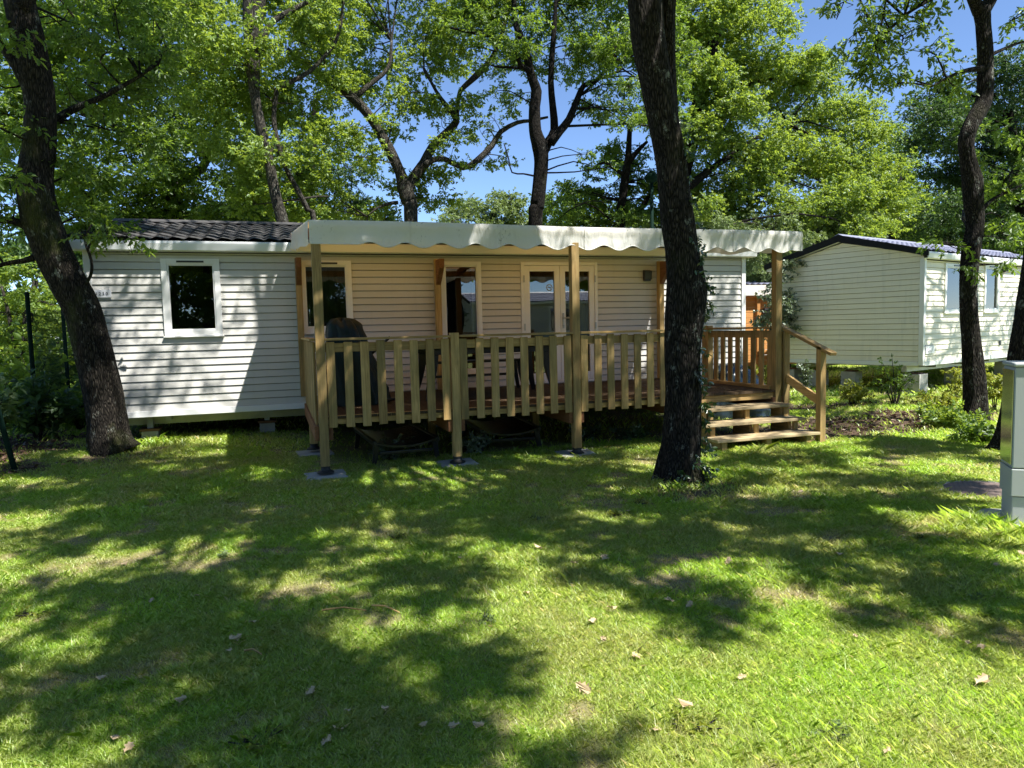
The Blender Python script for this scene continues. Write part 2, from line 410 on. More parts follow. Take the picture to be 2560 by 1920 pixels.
# ------------------------------------------------------------------ ground and grass
def build_ground():
    def axis(lo, hi, fine, far):
        a = list(np.arange(lo, hi + 1e-6, fine)); s = fine
        x = hi
        while x < far: s *= 1.35; x += s; a.append(x)
        s = fine; x = lo
        while x > -far: s *= 1.35; x -= s; a.insert(0, x)
        return np.array(a)
    xs, ys = axis(-5, 11, 0.09, 600), axis(1.5, 11, 0.09, 600)
    X, Y = np.meshgrid(xs, ys, indexing='ij')
    V = np.stack([X, Y, gz(X, Y)], -1).reshape(-1, 3)
    nx, ny = len(xs), len(ys)
    i, j = np.meshgrid(np.arange(nx-1), np.arange(ny-1), indexing='ij')
    a = (i*ny + j).ravel()
    F = np.stack([a, a+ny, a+ny+1, a+1], 1)
    o = mesh_uniform('ground', V, F, mat_ground(), smooth=True)
    at_ = o.data.attributes.new('bare', 'FLOAT', 'POINT')
    at_.data.foreach_set('value', patch_mask(V[:, 0], V[:, 1]).astype(np.float32))
    a2 = o.data.attributes.new('dry', 'FLOAT', 'POINT')
    a2.data.foreach_set('value', dry_mask(V[:, 0], V[:, 1]).astype(np.float32))
    tag(o, kind='structure')
build_ground()

def mat_grass():
    mt, t, p = newmat('grass_blades'); t.nodes.remove(p)
    ge = nd(t, 'ShaderNodeNewGeometry')
    v = coords(t)
    fresh = ramp(t, ge.outputs['Random Per Island'], [(0.0, (0.23, 0.41, 0.03)), (0.55, (0.42, 0.62, 0.065)), (0.92, (0.56, 0.72, 0.12)), (1.0, (0.72, 0.64, 0.38))])
    dry = ramp(t, ge.outputs['Random Per Island'], [(0.0, (0.36, 0.39, 0.08)), (0.6, (0.52, 0.47, 0.20)), (1.0, (0.72, 0.60, 0.40))])
    dr = nd(t, 'ShaderNodeAttribute', attribute_name='dry')
    b = noise(t, v, 1.1, 4, 0.6)
    fresh = mixc(t, ramp(t, b, [(0.40, 0.0), (0.62, 0.55)]), fresh, dry)
    c = mixc(t, dr.outputs['Fac'], fresh, dry)
    df = nd(t, 'ShaderNodeBsdfDiffuse'); tr = nd(t, 'ShaderNodeBsdfTranslucent'); gl = nd(t, 'ShaderNodeBsdfGlossy')
    gl.inputs['Roughness'].default_value = 0.4; gl.inputs['Color'].default_value = (0.8, 0.85, 0.8, 1)
    t.links.new(c, df.inputs[0])
    c2 = mixc(t, 1.0, c, (1.45, 1.4, 1.0), 'MULTIPLY'); t.links.new(c2, tr.inputs[0])
    m1 = nd(t, 'ShaderNodeMixShader'); m1.inputs[0].default_value = 0.48
    t.links.new(df.outputs[0], m1.inputs[1]); t.links.new(tr.outputs[0], m1.inputs[2])
    m2 = nd(t, 'ShaderNodeMixShader'); m2.inputs[0].default_value = 0.05
    t.links.new(m1.outputs[0], m2.inputs[1]); t.links.new(gl.outputs[0], m2.inputs[2])
    t.links.new(m2.outputs[0], t.nodes['Material Output'].inputs['Surface'])
    return mt
def build_grass():
    rng = np.random.default_rng(5)
    bands = [(1.6, 3.6, 46000, 0.027, 0.0017), (3.6, 5.6, 22000, 0.030, 0.0026), (5.6, 8.6, 8000, 0.038, 0.005), (8.6, 13.5, 1800, 0.055, 0.011), (13.5, 24, 260, 0.08, 0.022)]
    Vs, Fs, k, DRY = [], [], 0, []
    for d0, d1, dens, hgt, wid in bands:
        half = 0.86
        area = half*(d1*d1 - d0*d0)
        n = int(area*dens)
        d = np.sqrt(rng.uniform(d0*d0, d1*d1, n)); lat = rng.uniform(-half, half, n)*d
        f2 = FWD[:2]/np.linalg.norm(FWD[:2]); r2 = np.array([f2[1], -f2[0]])
        x, y = f2[0]*d + r2[0]*lat, f2[1]*d + r2[1]*lat
        den = np.clip(0.62 + 1.5*(N1(x, y, 0.35, 3) - 0.28), 0.45, 1)*(1 - 0.92*patch_mask(x, y))*(1 - 0.6*dry_mask(x, y))
        den *= np.where((x > 0.4) & (x < 6.2) & (y > 7.9) & (y < 13), 0.10, 1) * np.where((x > -2.3) & (x < 7.4) & (y > 10.4) & (y < 14), 0.12, 1)
        keep = rng.random(n) < den
        # nothing grows through the slabs
        for sx, sy, rr in ((4.95, 3.5, 0.34), (5.6, 4.26, 0.36)): keep &= ((x - sx)**2 + (y - sy)**2) > rr*rr
        for sx, sy, hh in PADS: keep &= ~((np.abs(x - sx) < hh) & (np.abs(y - sy) < hh))
        x, y = x[keep], y[keep]; n = len(x)
        tall = 0.6 + 0.7*N2(x, y, 0.8, 3)**1.5 + 0.3*sstep(0.62, 0.75, N3(x, y, 0.22, 2))
        h = hgt*tall*rng.uniform(0.55, 1.35, n)*(1 - 0.45*dry_mask(x, y))
        for tx, ty, tr_ in ((4.75, 3.35, .42), (4.55, 3.6, .3), (5.6, 3.85, .4), (5.3, 6.6, .8), (4.2, 5.5, .35), (3.2, 5.35, .3)): h *= 1 + 1.1*np.exp(-((x-tx)**2 + (y-ty)**2)/tr_**2)
        long_ = rng.random(n) < 0.012; h[long_] *= 1.7
        a = rng.uniform(0, 2*math.pi, n); lean = rng.uniform(0.3, 1.5, n)*h
        # a general sweep of the lawn plus scatter
        lx, ly = np.cos(a)*lean, np.sin(a)*lean
        bx, by = -np.sin(a + rng.normal(0, .6, n)), np.cos(a + rng.normal(0, .6, n))
        w_ = wid*rng.uniform(0.6, 1.3, n)*0.5
        z = gz(x, y) - 0.004
        P = np.empty((n, 5, 3))
        P[:, 0] = np.stack([x - bx*w_, y - by*w_, z], 1); P[:, 1] = np.stack([x + bx*w_, y + by*w_, z], 1)
        P[:, 2] = np.stack([x + lx*.35 + bx*w_*.8, y + ly*.35 + by*w_*.8, z + h*.62], 1)
        P[:, 3] = np.stack([x + lx*.35 - bx*w_*.8, y + ly*.35 - by*w_*.8, z + h*.62], 1)
        P[:, 4] = np.stack([x + lx, y + ly, z + h*0.95], 1)
        DRY.append(np.repeat(dry_mask(x, y)*.9, 5)); Vs.append(P.reshape(-1, 3)); idx = k + np.arange(n)*5
        Fs.append(np.stack([idx, idx+1, idx+2, idx+4, idx+3], 1)); k += n*5
    o = mesh_uniform('grass', np.concatenate(Vs), np.concatenate(Fs), mat_grass())
    o.data.attributes.new('dry', 'FLOAT', 'POINT').data.foreach_set('value', np.concatenate(DRY).astype(np.float32))
    tag(o, 'short patchy green lawn grass with dry tan spots', 'grass', kind='stuff')
PADS = [(0.42, 7.36, 0.20), (1.82, 7.42, 0.20), (3.2, 7.46, 0.20), (0.39, 8.78, 0.20)]
build_grass()

# ------------------------------------------------------------------ foliage
OAK_R = [(0.05, 0.10), (0.15, 0.20), (0.09, 0.31), (0.23, 0.43), (0.12, 0.54), (0.25, 0.67), (0.12, 0.76), (0.14, 0.90)]
MID_R = [(0.20, 0.33), (0.21, 0.70)]
def leaf_template(style):
    half = OAK_R if style == 'oak' else MID_R
    n = len(half)
    V = [(0, 0, 0)] + [(x, y, 0.35*x - 0.25*y*y) for x, y in half] + [(0, 1, -0.25)] + [(-x, y, 0.35*x - 0.25*y*y) for x, y in half]
    f1 = [0] + list(range(1, n+2)); f2 = [0, n+1] + list(range(2*n+1, n+1, -1))
    return np.array(V), np.array([f1, f2])
def rot(yaw, pit, rol):
    cy, sy, cp, sp, cr, sr = np.cos(yaw), np.sin(yaw), np.cos(pit), np.sin(pit), np.cos(rol), np.sin(rol)
    z = np.zeros_like(cy); o = z + 1
    A = np.stack([np.stack([cy, -sy, z], -1), np.stack([sy, cy, z], -1), np.stack([z, z, o], -1)], -2)
    B = np.stack([np.stack([o, z, z], -1), np.stack([z, cp, -sp], -1), np.stack([z, sp, cp], -1)], -2)
    C = np.stack([np.stack([cr, z, sr], -1), np.stack([z, o, z], -1), np.stack([-sr, z, cr], -1)], -2)
    return A @ B @ C
def sprig_templates(style, n_t, n_leaf, seed, length=0.75, leaf=0.34):
    """a sprig 'length' long along +Y with leaves round it"""
    rng = np.random.default_rng(seed); LV, LF = leaf_template(style); out = []
    for _ in range(n_t):
        V, F, k = [], [], 0
        for i in range(n_leaf):
            s = (i + rng.uniform(-.3, .3))/n_leaf
            tip = i >= n_leaf - 4
            base = np.array([0.06*math.sin(5*s), length*(min(s, .9) if not tip else .88), 0.04*math.cos(4*s)])
            side = 1 if i % 2 else -1
            yaw = -side*rng.uniform(0.5, 1.2) if not tip else rng.uniform(-1.3, 1.3)
            A = rot(np.array(yaw), np.array(rng.normal(-0.1, 0.4)), np.array(rng.normal(0, 0.5)))
            sz = leaf*rng.uniform(0.7, 1.25)
            V.append((LV*sz) @ A.T + base + rng.normal(0, .03, 3)); F.append(LF + k); k += len(LV)
        out.append((np.concatenate(V), np.concatenate(F)))
    return out
SPR = {'oak': sprig_templates('oak', 5, 11, 1), 'mid': sprig_templates('mid', 6, 12, 2)}
LEAF_AREA = 0.30*0.34*0.34           # of a unit sprig's leaf
DENS = 4.0
class Crown:
    def __init__(s, seed, style='mid', size=0.40):
        s.rng = np.random.default_rng(seed); s.style, s.size = style, size
        s.P, s.W, s.subs = [], [], []
    def clump(s, c, r, cov=1.3, nsub=None, droop=0.0, flat=1.0):
        rng = s.rng; c = np.asarray(c, float); r = np.asarray(r, float)*np.ones(3)
        per = LEAF_AREA*s.size**2*11
        n = max(6, int(DENS*cov*math.pi*r[0]*r[2]*flat/per))
        nsub = nsub or max(4, min(14, n//22))
        q = rng.normal(0, 1, (nsub, 3)); q /= np.linalg.norm(q, axis=1)[:, None]; q *= rng.uniform(.25, .95, (nsub, 1))**0.6
        sub = c + q*r
        s.subs.append((c, sub))
        pick = rng.integers(0, nsub, n)
        off = rng.normal(0, .31, (n, 3))*r*np.array([1, 1, .75])
        p = sub[pick] + off
        yaw = np.arctan2(p[:, 1] - c[1], p[:, 0] - c[0]) - math.pi/2 + rng.normal(0, .8, n)
        s.P.append(p); s.W.append(np.stack([yaw, rng.normal(-.15 - droop, .4, n), rng.normal(0, .55, n), s.size*rng.uniform(.7, 1.25, n)], 1))
        return s
    def arrays(s):
        P, W = np.concatenate(s.P), np.concatenate(s.W); T = SPR[s.style]
        which = s.rng.integers(0, len(T), len(P)); Vs, Fs, k = [], [], 0
        for i, (tv, tf) in enumerate(T):
            q = which == i
            if not q.any(): continue
            A = rot(W[q, 0], W[q, 1], W[q, 2])*W[q, 3][:, None, None]
            V = np.einsum('nij,mj->nmi', A, tv) + P[q][:, None]
            nq, mv = V.shape[:2]
            F = tf[None] + (np.arange(nq)*mv)[:, None, None] + k
            Vs.append(V.reshape(-1, 3)); Fs.append(F.reshape(-1, tf.shape[1])); k += nq*mv
        return np.concatenate(Vs), np.concatenate(Fs)

def smooth_path(pts, rad, step=0.16):
    """Catmull-Rom through pts"""
    P = [np.array(p, float) for p in pts]; P = [2*P[0]-P[1]] + P + [2*P[-1]-P[-2]]
    op, orr = [], []
    for i in range(1, len(P)-2):
        n = max(2, int(np.linalg.norm(P[i+1]-P[i])/step))
        for j in range(n):
            t = j/n
            op.append(0.5*((2*P[i]) + (-P[i-1]+P[i+1])*t + (2*P[i-1]-5*P[i]+4*P[i+1]-P[i+2])*t*t + (-P[i-1]+3*P[i]-3*P[i+1]+P[i+2])*t**3))
            orr.append(rad[i-1]*(1-t) + rad[min(i, len(rad)-1)]*t)
    op.append(P[-2]); orr.append(rad[-1])
    return op, orr
def limb(mb, pts, rad, rng, n=9, lump=0.06, step=0.16, flare=0.0, ridge=0.0):
    p, r = smooth_path(pts, rad, step)
    k0 = len(mb.v)
    mb.tube(p, r, n)
    V = np.array(mb.v[k0:]); C = np.repeat(np.array(p), n, 0); D = V - C
    ang = np.tile(np.arange(n)/n*2*math.pi, len(p)); ln = np.repeat(np.arange(len(p))*step, n)
    ph = rng.uniform(0, 6, 6)
    f = 1 + lump*(np.sin(2*ang + 1.1*ln + ph[0]) + 0.7*np.sin(3*ang - 1.9*ln + ph[1]) + 0.6*np.sin(5*ang + 2.9*ln + ph[2]) + 0.5*np.sin(ln*3.7 + ph[3]))
    if flare:
        fl = flare*np.exp(-ln/0.16)
        f = f*(1 + fl*(0.75 + 0.55*np.sin(4*ang + ph[4]) + .3*np.sin(7*ang + ph[5])))
    if ridge:
        f = f*(1 + ridge*(N1(ang*5.5 + ph[4], ln*2.2, 1, 3) - .5)*2 + ridge*.8*(N2(ang*14, ln*7 + ph[5], 1, 2) - .5)*2 + .10*np.maximum(0, N3(ang*1.6 + 3, ln*1.1 + ph[1], 1, 2) - .62)*4)
    V = C + D*f[:, None]
    mb.v[k0:] = [tuple(q) for q in V]
def px_limb(pts, Y):
    """[(u, v, width_px[, Y])] -> world points, radii"""
    P, W = [], []
    for q in pts:
        p = at(q[0], q[1], q[3] if len(q) > 3 else Y); P.append(p); W.append(0.5*q[2]*depth_of(p)/FPX)
    return P, W
def fill(cr, rows, Y, r=70, cov=1.2, dY=1.5, step=None, jit=.4, droop=0.0):
    """rows: [(v, u0, u1)] -> clumps spread over that span of the tree, r in picture units"""
    rng = cr.rng; step = step or r*1.25
    for v, u0, u1 in rows:
        n = max(1, int(round((u1-u0)/step)))
        for i in range(n):
            u = u0 + (i + .5)*(u1-u0)/n + rng.normal(0, jit)*r*.5; vv = v + rng.normal(0, jit)*r*.6
            c = at(u, vv, Y + rng.uniform(-dY, dY)); rr = r*rng.uniform(.7, 1.25)*depth_of(c)/FPX
            cr.clump(c, (rr, rr*1.1, rr*.72), cov*rng.uniform(.6, 1.4), droop=droop)
TREE_N = [0]
def tree(name, label, cat, base, limbs, crown, leafmat, bark, group=None, sides=9, trunk_sides=18, lump=.05, flare=.35, ridge=0.0, twigs=True, extra=None):
    """limbs: list of (points, radii); the first is the trunk. crown: Crown or None"""
    TREE_N[0] += 1; rng = np.random.default_rng(100 + TREE_N[0])
    base = np.asarray(base, float); root = tag(empty(name, base), label, cat, group)
    mb = MB()
    for i, (p, r) in enumerate(limbs):
        limb(mb, [q - base for q in p], r, rng, trunk_sides if i == 0 or (ridge and i == 1 and r[0] > .1) else sides, lump, (.05 if ridge else 0.12) if i == 0 else (.06 if ridge else .2), flare if i == 0 else 0, ridge)
    if crown is not None and twigs:
        allp = np.concatenate([np.array(smooth_path(p, r, .5)[0]) for p, r in limbs])
        for c, subs in crown.subs:
            a = allp[np.argmin(np.linalg.norm(allp - c, axis=1) + np.maximum(0, allp[:, 2] - c[2])*1.2)]
            ln = np.linalg.norm(c - a)
            if ln > 6.5: a = c + (a - c)*6.5/ln; ln = 6.5
            mid = (a + c)/2 + rng.normal(0, .12, 3)*ln + np.array([0, 0, .08*ln])
            r0 = min(.045, .010 + .008*ln)
            p, r = smooth_path([a - base, mid - base, c - base], [r0, r0*.7, r0*.4], max(.25, ln/5)); mb.tube(p, r, 5, False)
            for sp in subs[:7]:
                m2 = (c + sp)/2 + rng.normal(0, .08, 3); mb.tube([c - base, m2 - base, sp - base], [r0*.4, r0*.3, .003], 4, False)
    mb.build('trunk', bark, root, smooth=True)
    if crown is not None:
        V, F = crown.arrays(); mesh_uniform('crown', V - base, F, leafmat, root)
    return root

# ------------------------------------------------------------------ mobile homes
GROOVE = .010
def siding_front(mb, x0, x1, z0, z1, course, openings, out0=0.0, ymap=lambda s, o: (s, -o)):
    """clapboard courses as slanted boards with a lip; openings = [(x0,x1,z0,z1)] stay open"""
    z = z0
    while z < z1 - 1e-4:
        zt = min(z + course, z1)
        cuts = sorted({x0, x1, *[v for o in openings for v in (o[0], o[1]) if x0 < v < x1 and o[2] < zt and o[3] > z]})
        for a, b in zip(cuts, cuts[1:]):
            mid = (a + b)/2; segs = [(z, zt)]
            for o in openings:
                if o[0] < mid < o[1]:
                    segs = [s for lo, hi in segs for s in ((lo, min(hi, o[2])), (max(lo, o[3]), hi)) if s[1] - s[0] > 1e-4]
            for lo, hi in segs:
                def out(q): return out0 + 0.016*(1 - (q - z)/course) + 0.002
                g = hi - GROOVE if hi == zt and hi - lo > .02 else hi
                P = [(*ymap(a, out(lo)), lo), (*ymap(b, out(lo)), lo), (*ymap(b, out(g)), g), (*ymap(a, out(g)), g)]
                Q = [(*ymap(a, out0-.016), lo), (*ymap(b, out0-.016), lo), (*ymap(b, out0-.016), hi), (*ymap(a, out0-.016), hi)]
                mb.add(P + Q, [(0, 1, 2, 3), (4, 5, 1, 0), (3, 2, 6, 7)])
        z = zt
def framed_window(root, x0, x1, z0, z1, fw=0.07, proud=0.035, deep=0.05, name='window', curtain=None, vent=False, mullion=False, mat='pvc'):
    """a frame standing proud of the wall with its pane set back in it"""
    f = MB()
    f.box(x0, x0+fw, -proud, deep, z0, z1).box(x1-fw, x1, -proud, deep, z0, z1)
    f.box(x0+fw, x1-fw, -proud, deep, z0, z0+fw).box(x0+fw, x1-fw, -proud, deep, z1-fw, z1)
    # drip sill under it
    f.box(x0-.012, x1+.012, -proud-.02, -.004, z0-.018, z0-.001)
    g = .018   # inner bead
    f.box(x0+fw, x0+fw+g, -proud+.012, deep, z0+fw, z1-fw).box(x1-fw-g, x1-fw, -proud+.012, deep, z0+fw, z1-fw)
    f.box(x0+fw+g, x1-fw-g, -proud+.012, deep, z0+fw, z0+fw+g).box(x0+fw+g, x1-fw-g, -proud+.012, deep, z1-fw-g, z1-fw)
    fr = f.build(name, M[mat], root, .003)
    MB().box(x0+fw+g, x1-fw-g, .004, .010, z0+fw+g, z1-fw-g).build('pane', M['glass'], fr)
    if vent:
        v = MB().box((x0+x1)/2-.16, (x0+x1)/2+.16, -proud-.012, -proud-.001, z1-.05, z1-.028)
        v.build('trickle_vent', M['charcoal'], fr)
    if curtain:
        c = MB(); xa, xb, mt = curtain; n = 26; V = []
        for i in range(n+1):
            s = xa + (xb-xa)*i/n; o = .14 + .018*math.sin(i*2.1) + .008*math.sin(i*5.3)
            V += [(s, o, z0+.02), (s, o, z1-.05)]
        c.add(V, [(2*i, 2*i+2, 2*i+3, 2*i+1) for i in range(n)])
        c.build('curtain', M[mt], fr, smooth=True)
    return fr
def tile_sheet(mb, x0, x1, y0, z0, y1, z1, wave=.24, amp=.012, rows=6, step=.02):
    """pressed steel roof tiles: waves across, a step at every course; from (y0,z0) eave to (y1,z1) ridge"""
    nx = int((x1-x0)/wave*8); d = np.array([y1-y0, z1-z0]); nrm = np.array([-d[1], d[0]])/np.hypot(*d)
    if nrm[1] < 0: nrm = -nrm
    prev = None
    for r in range(rows):
        for e in (0, 1):
            t = (r + e)/rows; row = []
            for i in range(nx+1):
                x = x0 + (x1-x0)*i/nx; ph = 2*math.pi*(x-x0)/wave
                h = amp*(math.sin(ph) + .35*math.sin(2*ph+.6)) + (step if e == 0 else 0.0) + amp + .012
                sc = .018*math.cos(ph)*(1 if e == 0 else 1)
                p = np.array([y0, z0]) + d*min(1, max(0, t + sc/np.hypot(*d))) + nrm*h
                row.append(len(mb.v)); mb.v.append((x, float(p[0]), float(p[1])))
            if prev is not None: mb.f += [(prev[i], prev[i+1], row[i+1], row[i]) for i in range(nx)]
            prev = row
def mobile_home(name, label, loc, rz, L, Wd, zb, zt, zr, windows, doors, siding, roofmat, course, left_gable=False, group=None, rows=6,
                yr=None, over=.14, wave=.19, gable_trim='verge', verge_white=True):
    root = tag(empty(name, loc, rz), label, 'mobile home', group)
    yr = yr or Wd/2
    wl = MB()
    openings = [(o[0]+.03, o[1]-.03, o[2]+.03, o[3]-.03) for o in windows + doors]
    siding_front(wl, .05, L-.05, zb+.07, zt, course, openings)
    # other walls: plain boards behind, both ends clad with the same courses up to the roof line
    def zroof(y): return zt + .10 + (zr-.10-zt)*(y/yr if y < yr else (Wd-y)/(Wd-yr))
    for xe, sgn in ((0.0, -1), (L, 1)):
        z = zb + .07
        while z < zr - .1:
            z2 = min(z+course, zr-.1)
            def span(q):
                k = max(0.0, (q - zt - .10)/(zr-.10-zt-.10+1e-6)); k = min(1, k)
                return k*yr, Wd - k*(Wd-yr)
            (a0, b0), (a1, b1) = span(z), span(z2)
            o0, o1, o2, zg = .017, .003, -.016, max(z + .01, z2 - GROOVE)
            P = [(xe+sgn*o0, a0, z), (xe+sgn*o0, b0, z), (xe+sgn*o1, b1, zg), (xe+sgn*o1, a1, zg), (xe+sgn*o2, a0, z), (xe+sgn*o2, b0, z), (xe+sgn*o2, b1, z2), (xe+sgn*o2, a1, z2)]
            wl.add(P, [(0, 3, 2, 1) if sgn > 0 else (0, 1, 2, 3), (0, 1, 5, 4), (3, 2, 6, 7)])
            z = z2
    wl.add([(0, Wd, zb), (L, Wd, zb), (L, Wd, zt), (0, Wd, zt)], [(0, 1, 2, 3)])
    wl.build('wall', siding, root)
    # dark room behind the panes
    inn = MB()
    inn.add([(.02, 1.9, zb), (L-.02, 1.9, zb), (L-.02, 1.9, zt), (.02, 1.9, zt), (.02, .06, zb), (L-.02, .06, zb), (L-.02, .06, zt), (.02, .06, zt)],
            [(0, 1, 2, 3), (4, 5, 1, 0), (7, 3, 2, 6), (4, 0, 3, 7), (5, 6, 2, 1)])
    inn.build('interior', M['dark_inside'], root)
    for xe in (0, L): MB().box(xe-.026 if xe == 0 else xe-.05, .05 if xe == 0 else xe+.026, -.028, .06, zb, zt+.02).build('corner_trim', M['pvc'], root, .004)
    MB().box(-.026, .05, Wd-.06, Wd+.02, zb, zt+.02).build('corner_trim', M['pvc'], root, .004)
    sk = MB().box(.052, L-.052, -.03, .0, zb-.01, zb+.068); sk.box(-.03, 0, .062, Wd-.062, zb-.01, zb+.068).box(L, L+.03, .062, Wd-.062, zb-.01, zb+.068)
    sk.build('base_trim', M['fascia'], root, .004)
    # roof: tiles, ridge, gutter board, verges
    ov = .16
    rf = MB(); ze = zt+.13
    tile_sheet(rf, -ov, L+ov, -over-.01, ze, yr, zr, rows=rows, wave=wave); tile_sheet(rf, -ov, L+ov, Wd+over, ze, yr, zr, rows=rows, wave=wave)
    rf.add([(-ov+.01, -over, ze-.01), (L+ov-.01, -over, ze-.01), (L+ov-.01, yr, zr-.01), (-ov+.01, yr, zr-.01), (L+ov-.01, Wd+over, ze-.01), (-ov+.01, Wd+over, ze-.01)], [(0, 1, 2, 3), (3, 2, 4, 5)])
    ro = rf.build('roof', roofmat, root, smooth=False)
    MB().prism([(yr-.10, zr+.025), (yr, zr+.075), (yr+.10, zr+.025), (yr+.09, zr+.015), (yr, zr+.06), (yr-.09, zr+.015)], 'x', -ov-.005, L+ov+.005).build('ridge_cap', roofmat, ro)
    fa = MB().prism([(-over-.02, zt+.02), (-over-.035, zt+.105), (-over-.03, zt+.135), (-over, zt+.135), (-over, zt+.02)], 'x', -ov+.02, L+ov-.02)
    fa.box(-ov+.03, L+ov-.03, -over, -.02, zt+.012, zt+.022)
    fa.box(-ov+.03, L+ov-.03, Wd, Wd+over, zt+.02, zt+.13)
    fa.build('fascia', M['fascia'], root, .003)
    for xe, x2 in ((-ov-.02, -ov+.015), (L+ov-.015, L+ov+.02)):
        MB().prism([(-over-.03, ze-.075), (yr, zr-.09), (Wd+over+.03, ze-.075), (Wd+over+.03, ze+.045), (yr, zr+.05), (-over-.03, ze+.045)], 'x', xe, x2).build('verge_board', M[gable_trim], root, .004)
    so_ = MB()
    so_.add([(-ov, 0, zt+.11), (0, 0, zt+.11), (0, yr, zr-.08), (-ov, yr, zr-.08), (0, Wd, zt+.11), (-ov, Wd, zt+.11)], [(0, 1, 2, 3), (3, 2, 4, 5)])
    so_.build('soffit', M['fascia'], root)
    # steel chassis
    ch = MB()
    for y in (.45, Wd-.45): ch.box(.25, L-.25, y-.05, y+.05, zb-.15, zb-.012)
    for x in np.arange(.8, L, 1.25): ch.box(x-.03, x+.03, .08, Wd-.08, zb-.075, zb-.0135)
    ch.build('chassis', M['steel'], root)
    return root

HX, HY, HL = -2.15, 10.0, 9.54
W1 = (0.83, 1.52, 1.45, 2.43); W2 = (2.50, 3.19, 1.45, 2.42); W3 = (4.43, 5.03, 0.80, 2.42); DR = (5.64, 6.88, 0.61, 2.42)
home = mobile_home('mobile_home', 'long white mobile home behind the wooden terrace with a charcoal tiled roof', (HX, HY, 0), 0, HL, 4.0, .44, 2.50, 3.14,
                   [W1, W2, W3], [DR], M['siding'], M['roof_dark'], .094, rows=7, yr=2.0)
framed_window(home, *W1, vent=True)
framed_window(home, *W2, vent=True, curtain=(2.55, 3.14, 'curtain'))
framed_window(home, *W3, fw=.06, curtain=(4.93, 5.0, 'curtain'))
# double glazed door: outer frame, two leaves
x0, x1, z0, z1 = DR
fr = MB().box(x0, x0+.05, -.03, .06, z0, z1).box(x1-.05, x1, -.03, .06, z0, z1).box(x0+.05, x1-.05, -.03, .06, z1-.05, z1).box(x0+.05, x1-.05, -.03, .06, z0, z0+.035)
fr = fr.build('door_frame', M['pvc'], home, .003)
xm = (x0+x1)/2
for k, (a, b) in enumerate(((x0+.053, xm-.002), (xm+.002, x1-.053))):
    s_ = .085
    lf = MB().box(a, a+s_, -.022, .04, z0+.038, z1-.053).box(b-s_, b, -.022, .04, z0+.038, z1-.053)
    lf.box(a+s_, b-s_, -.022, .04, z0+.038, z0+.15).box(a+s_, b-s_, -.022, .04, z1-.053-s_, z1-.053)
    lf = lf.build('door', M['pvc'], home, .004)
    MB().box(a+s_, b-s_, .002, .008, z0+.15, z1-.053-s_).build('pane', M['glass'], lf)
    hx = a-.02 if k == 0 else b+.0
    for hz in (z0+.3, z0+.85, z1-.25): MB().box(hx, hx+.02, -.042, -.031, hz-.05, hz+.05).build('hinge', M['steel'], lf)
    if k == 1:
        h = MB().box(a+.028, a+.056, -.034, -.023, 1.43, 1.66).box(a+.035, a+.05, -.07, -.034, 1.575, 1.592)
        h.tube([(a+.042, -.068, 1.583), (a+.10, -.072, 1.583), (a+.17, -.066, 1.583)], .009, 8)
        h.lathe([(.016, -.012), (.016, .012)], 10, (a+.042, -.04, 1.47))
        h.build('handle', M['steel'], lf, .002)
        c = MB(); n = 30; V = []
        for i in range(n+1):
            q = a + .2 + (b-.05-a-.2)*i/n; o = .16 + .022*math.sin(i*1.9) + .009*math.sin(i*4.7)
            V += [(q, o, z0+.06), (q, o, z1-.08)]
        c.add(V, [(2*i, 2*i+2, 2*i+3, 2*i+1) for i in range(n)]); c.build('curtain', M['curtain'], lf, smooth=True)
    else:
        # round no-smoking sticker on the inside of the glass
        st = MB(); cx, cz, n = b - s_ - .075, 2.045, 28
        ring = [(cx+.05*math.cos(2*math.pi*i/n), cz+.05*math.sin(2*math.pi*i/n)) for i in range(n)]
        ring2 = [(cx+.038*math.cos(2*math.pi*i/n), cz+.038*math.sin(2*math.pi*i/n)) for i in range(n)]
        st.add([(p[0], .0005, p[1]) for p in ring] + [(p[0], .0005, p[1]) for p in ring2], [(i, (i+1) % n, n+(i+1) % n, n+i) for i in range(n)])
        st.beam((cx-.03, .0003, cz+.03), (cx+.03, .0003, cz-.03), .001, .012, (0, 1, 0))
        st.box(cx-.028, cx+.022, -.0004, .0002, cz-.006, cz+.004)
        st.build('no_smoking_sticker', M['curtain'], lf)
lp = MB().prism([(-.09, 2.29), (-.01, 2.31), (-.01, 2.14), (-.075, 2.16)], 'x', 7.67, 7.79).box(7.69, 7.77, -.012, -.017+.012, 2.12, 2.15)
lp = lp.build('wall_lamp', M['charcoal'], home, .005)
MB().box(7.685, 7.775, -.07, -.02, 2.135, 2.155).build('lamp_glass', M['black'], lp)
def text_on(parent, s, x, y, z, size, mat, name):
    if len(s) > 1:
        for i, ch in enumerate(s): text_on(parent, ch, x + i*size*.72, y, z, size, mat, name)
        return
    cu = bpy.data.curves.new(name, 'FONT'); cu.body = s; cu.size = size; cu.extrude = .0012; cu.space_character = 1.25
    tmp = bpy.data.objects.new(name, cu); me = bpy.data.meshes.new_from_object(tmp); bpy.data.objects.remove(tmp)
    o = bpy.data.objects.new(name, me); COL.objects.link(o); o.parent = parent; me.materials.clear(); me.materials.append(mat)
    o.location = (x, y, z); o.rotation_euler = (math.pi/2, 0, 0); return o
pl = MB().box(.05, .26, -.034, -.026, 1.945, 2.04).build('number_plate', M['plate'], home, .002)
text_on(pl, '1230', .085, -.0375, 1.975, .052, M['ink'], 'digit')
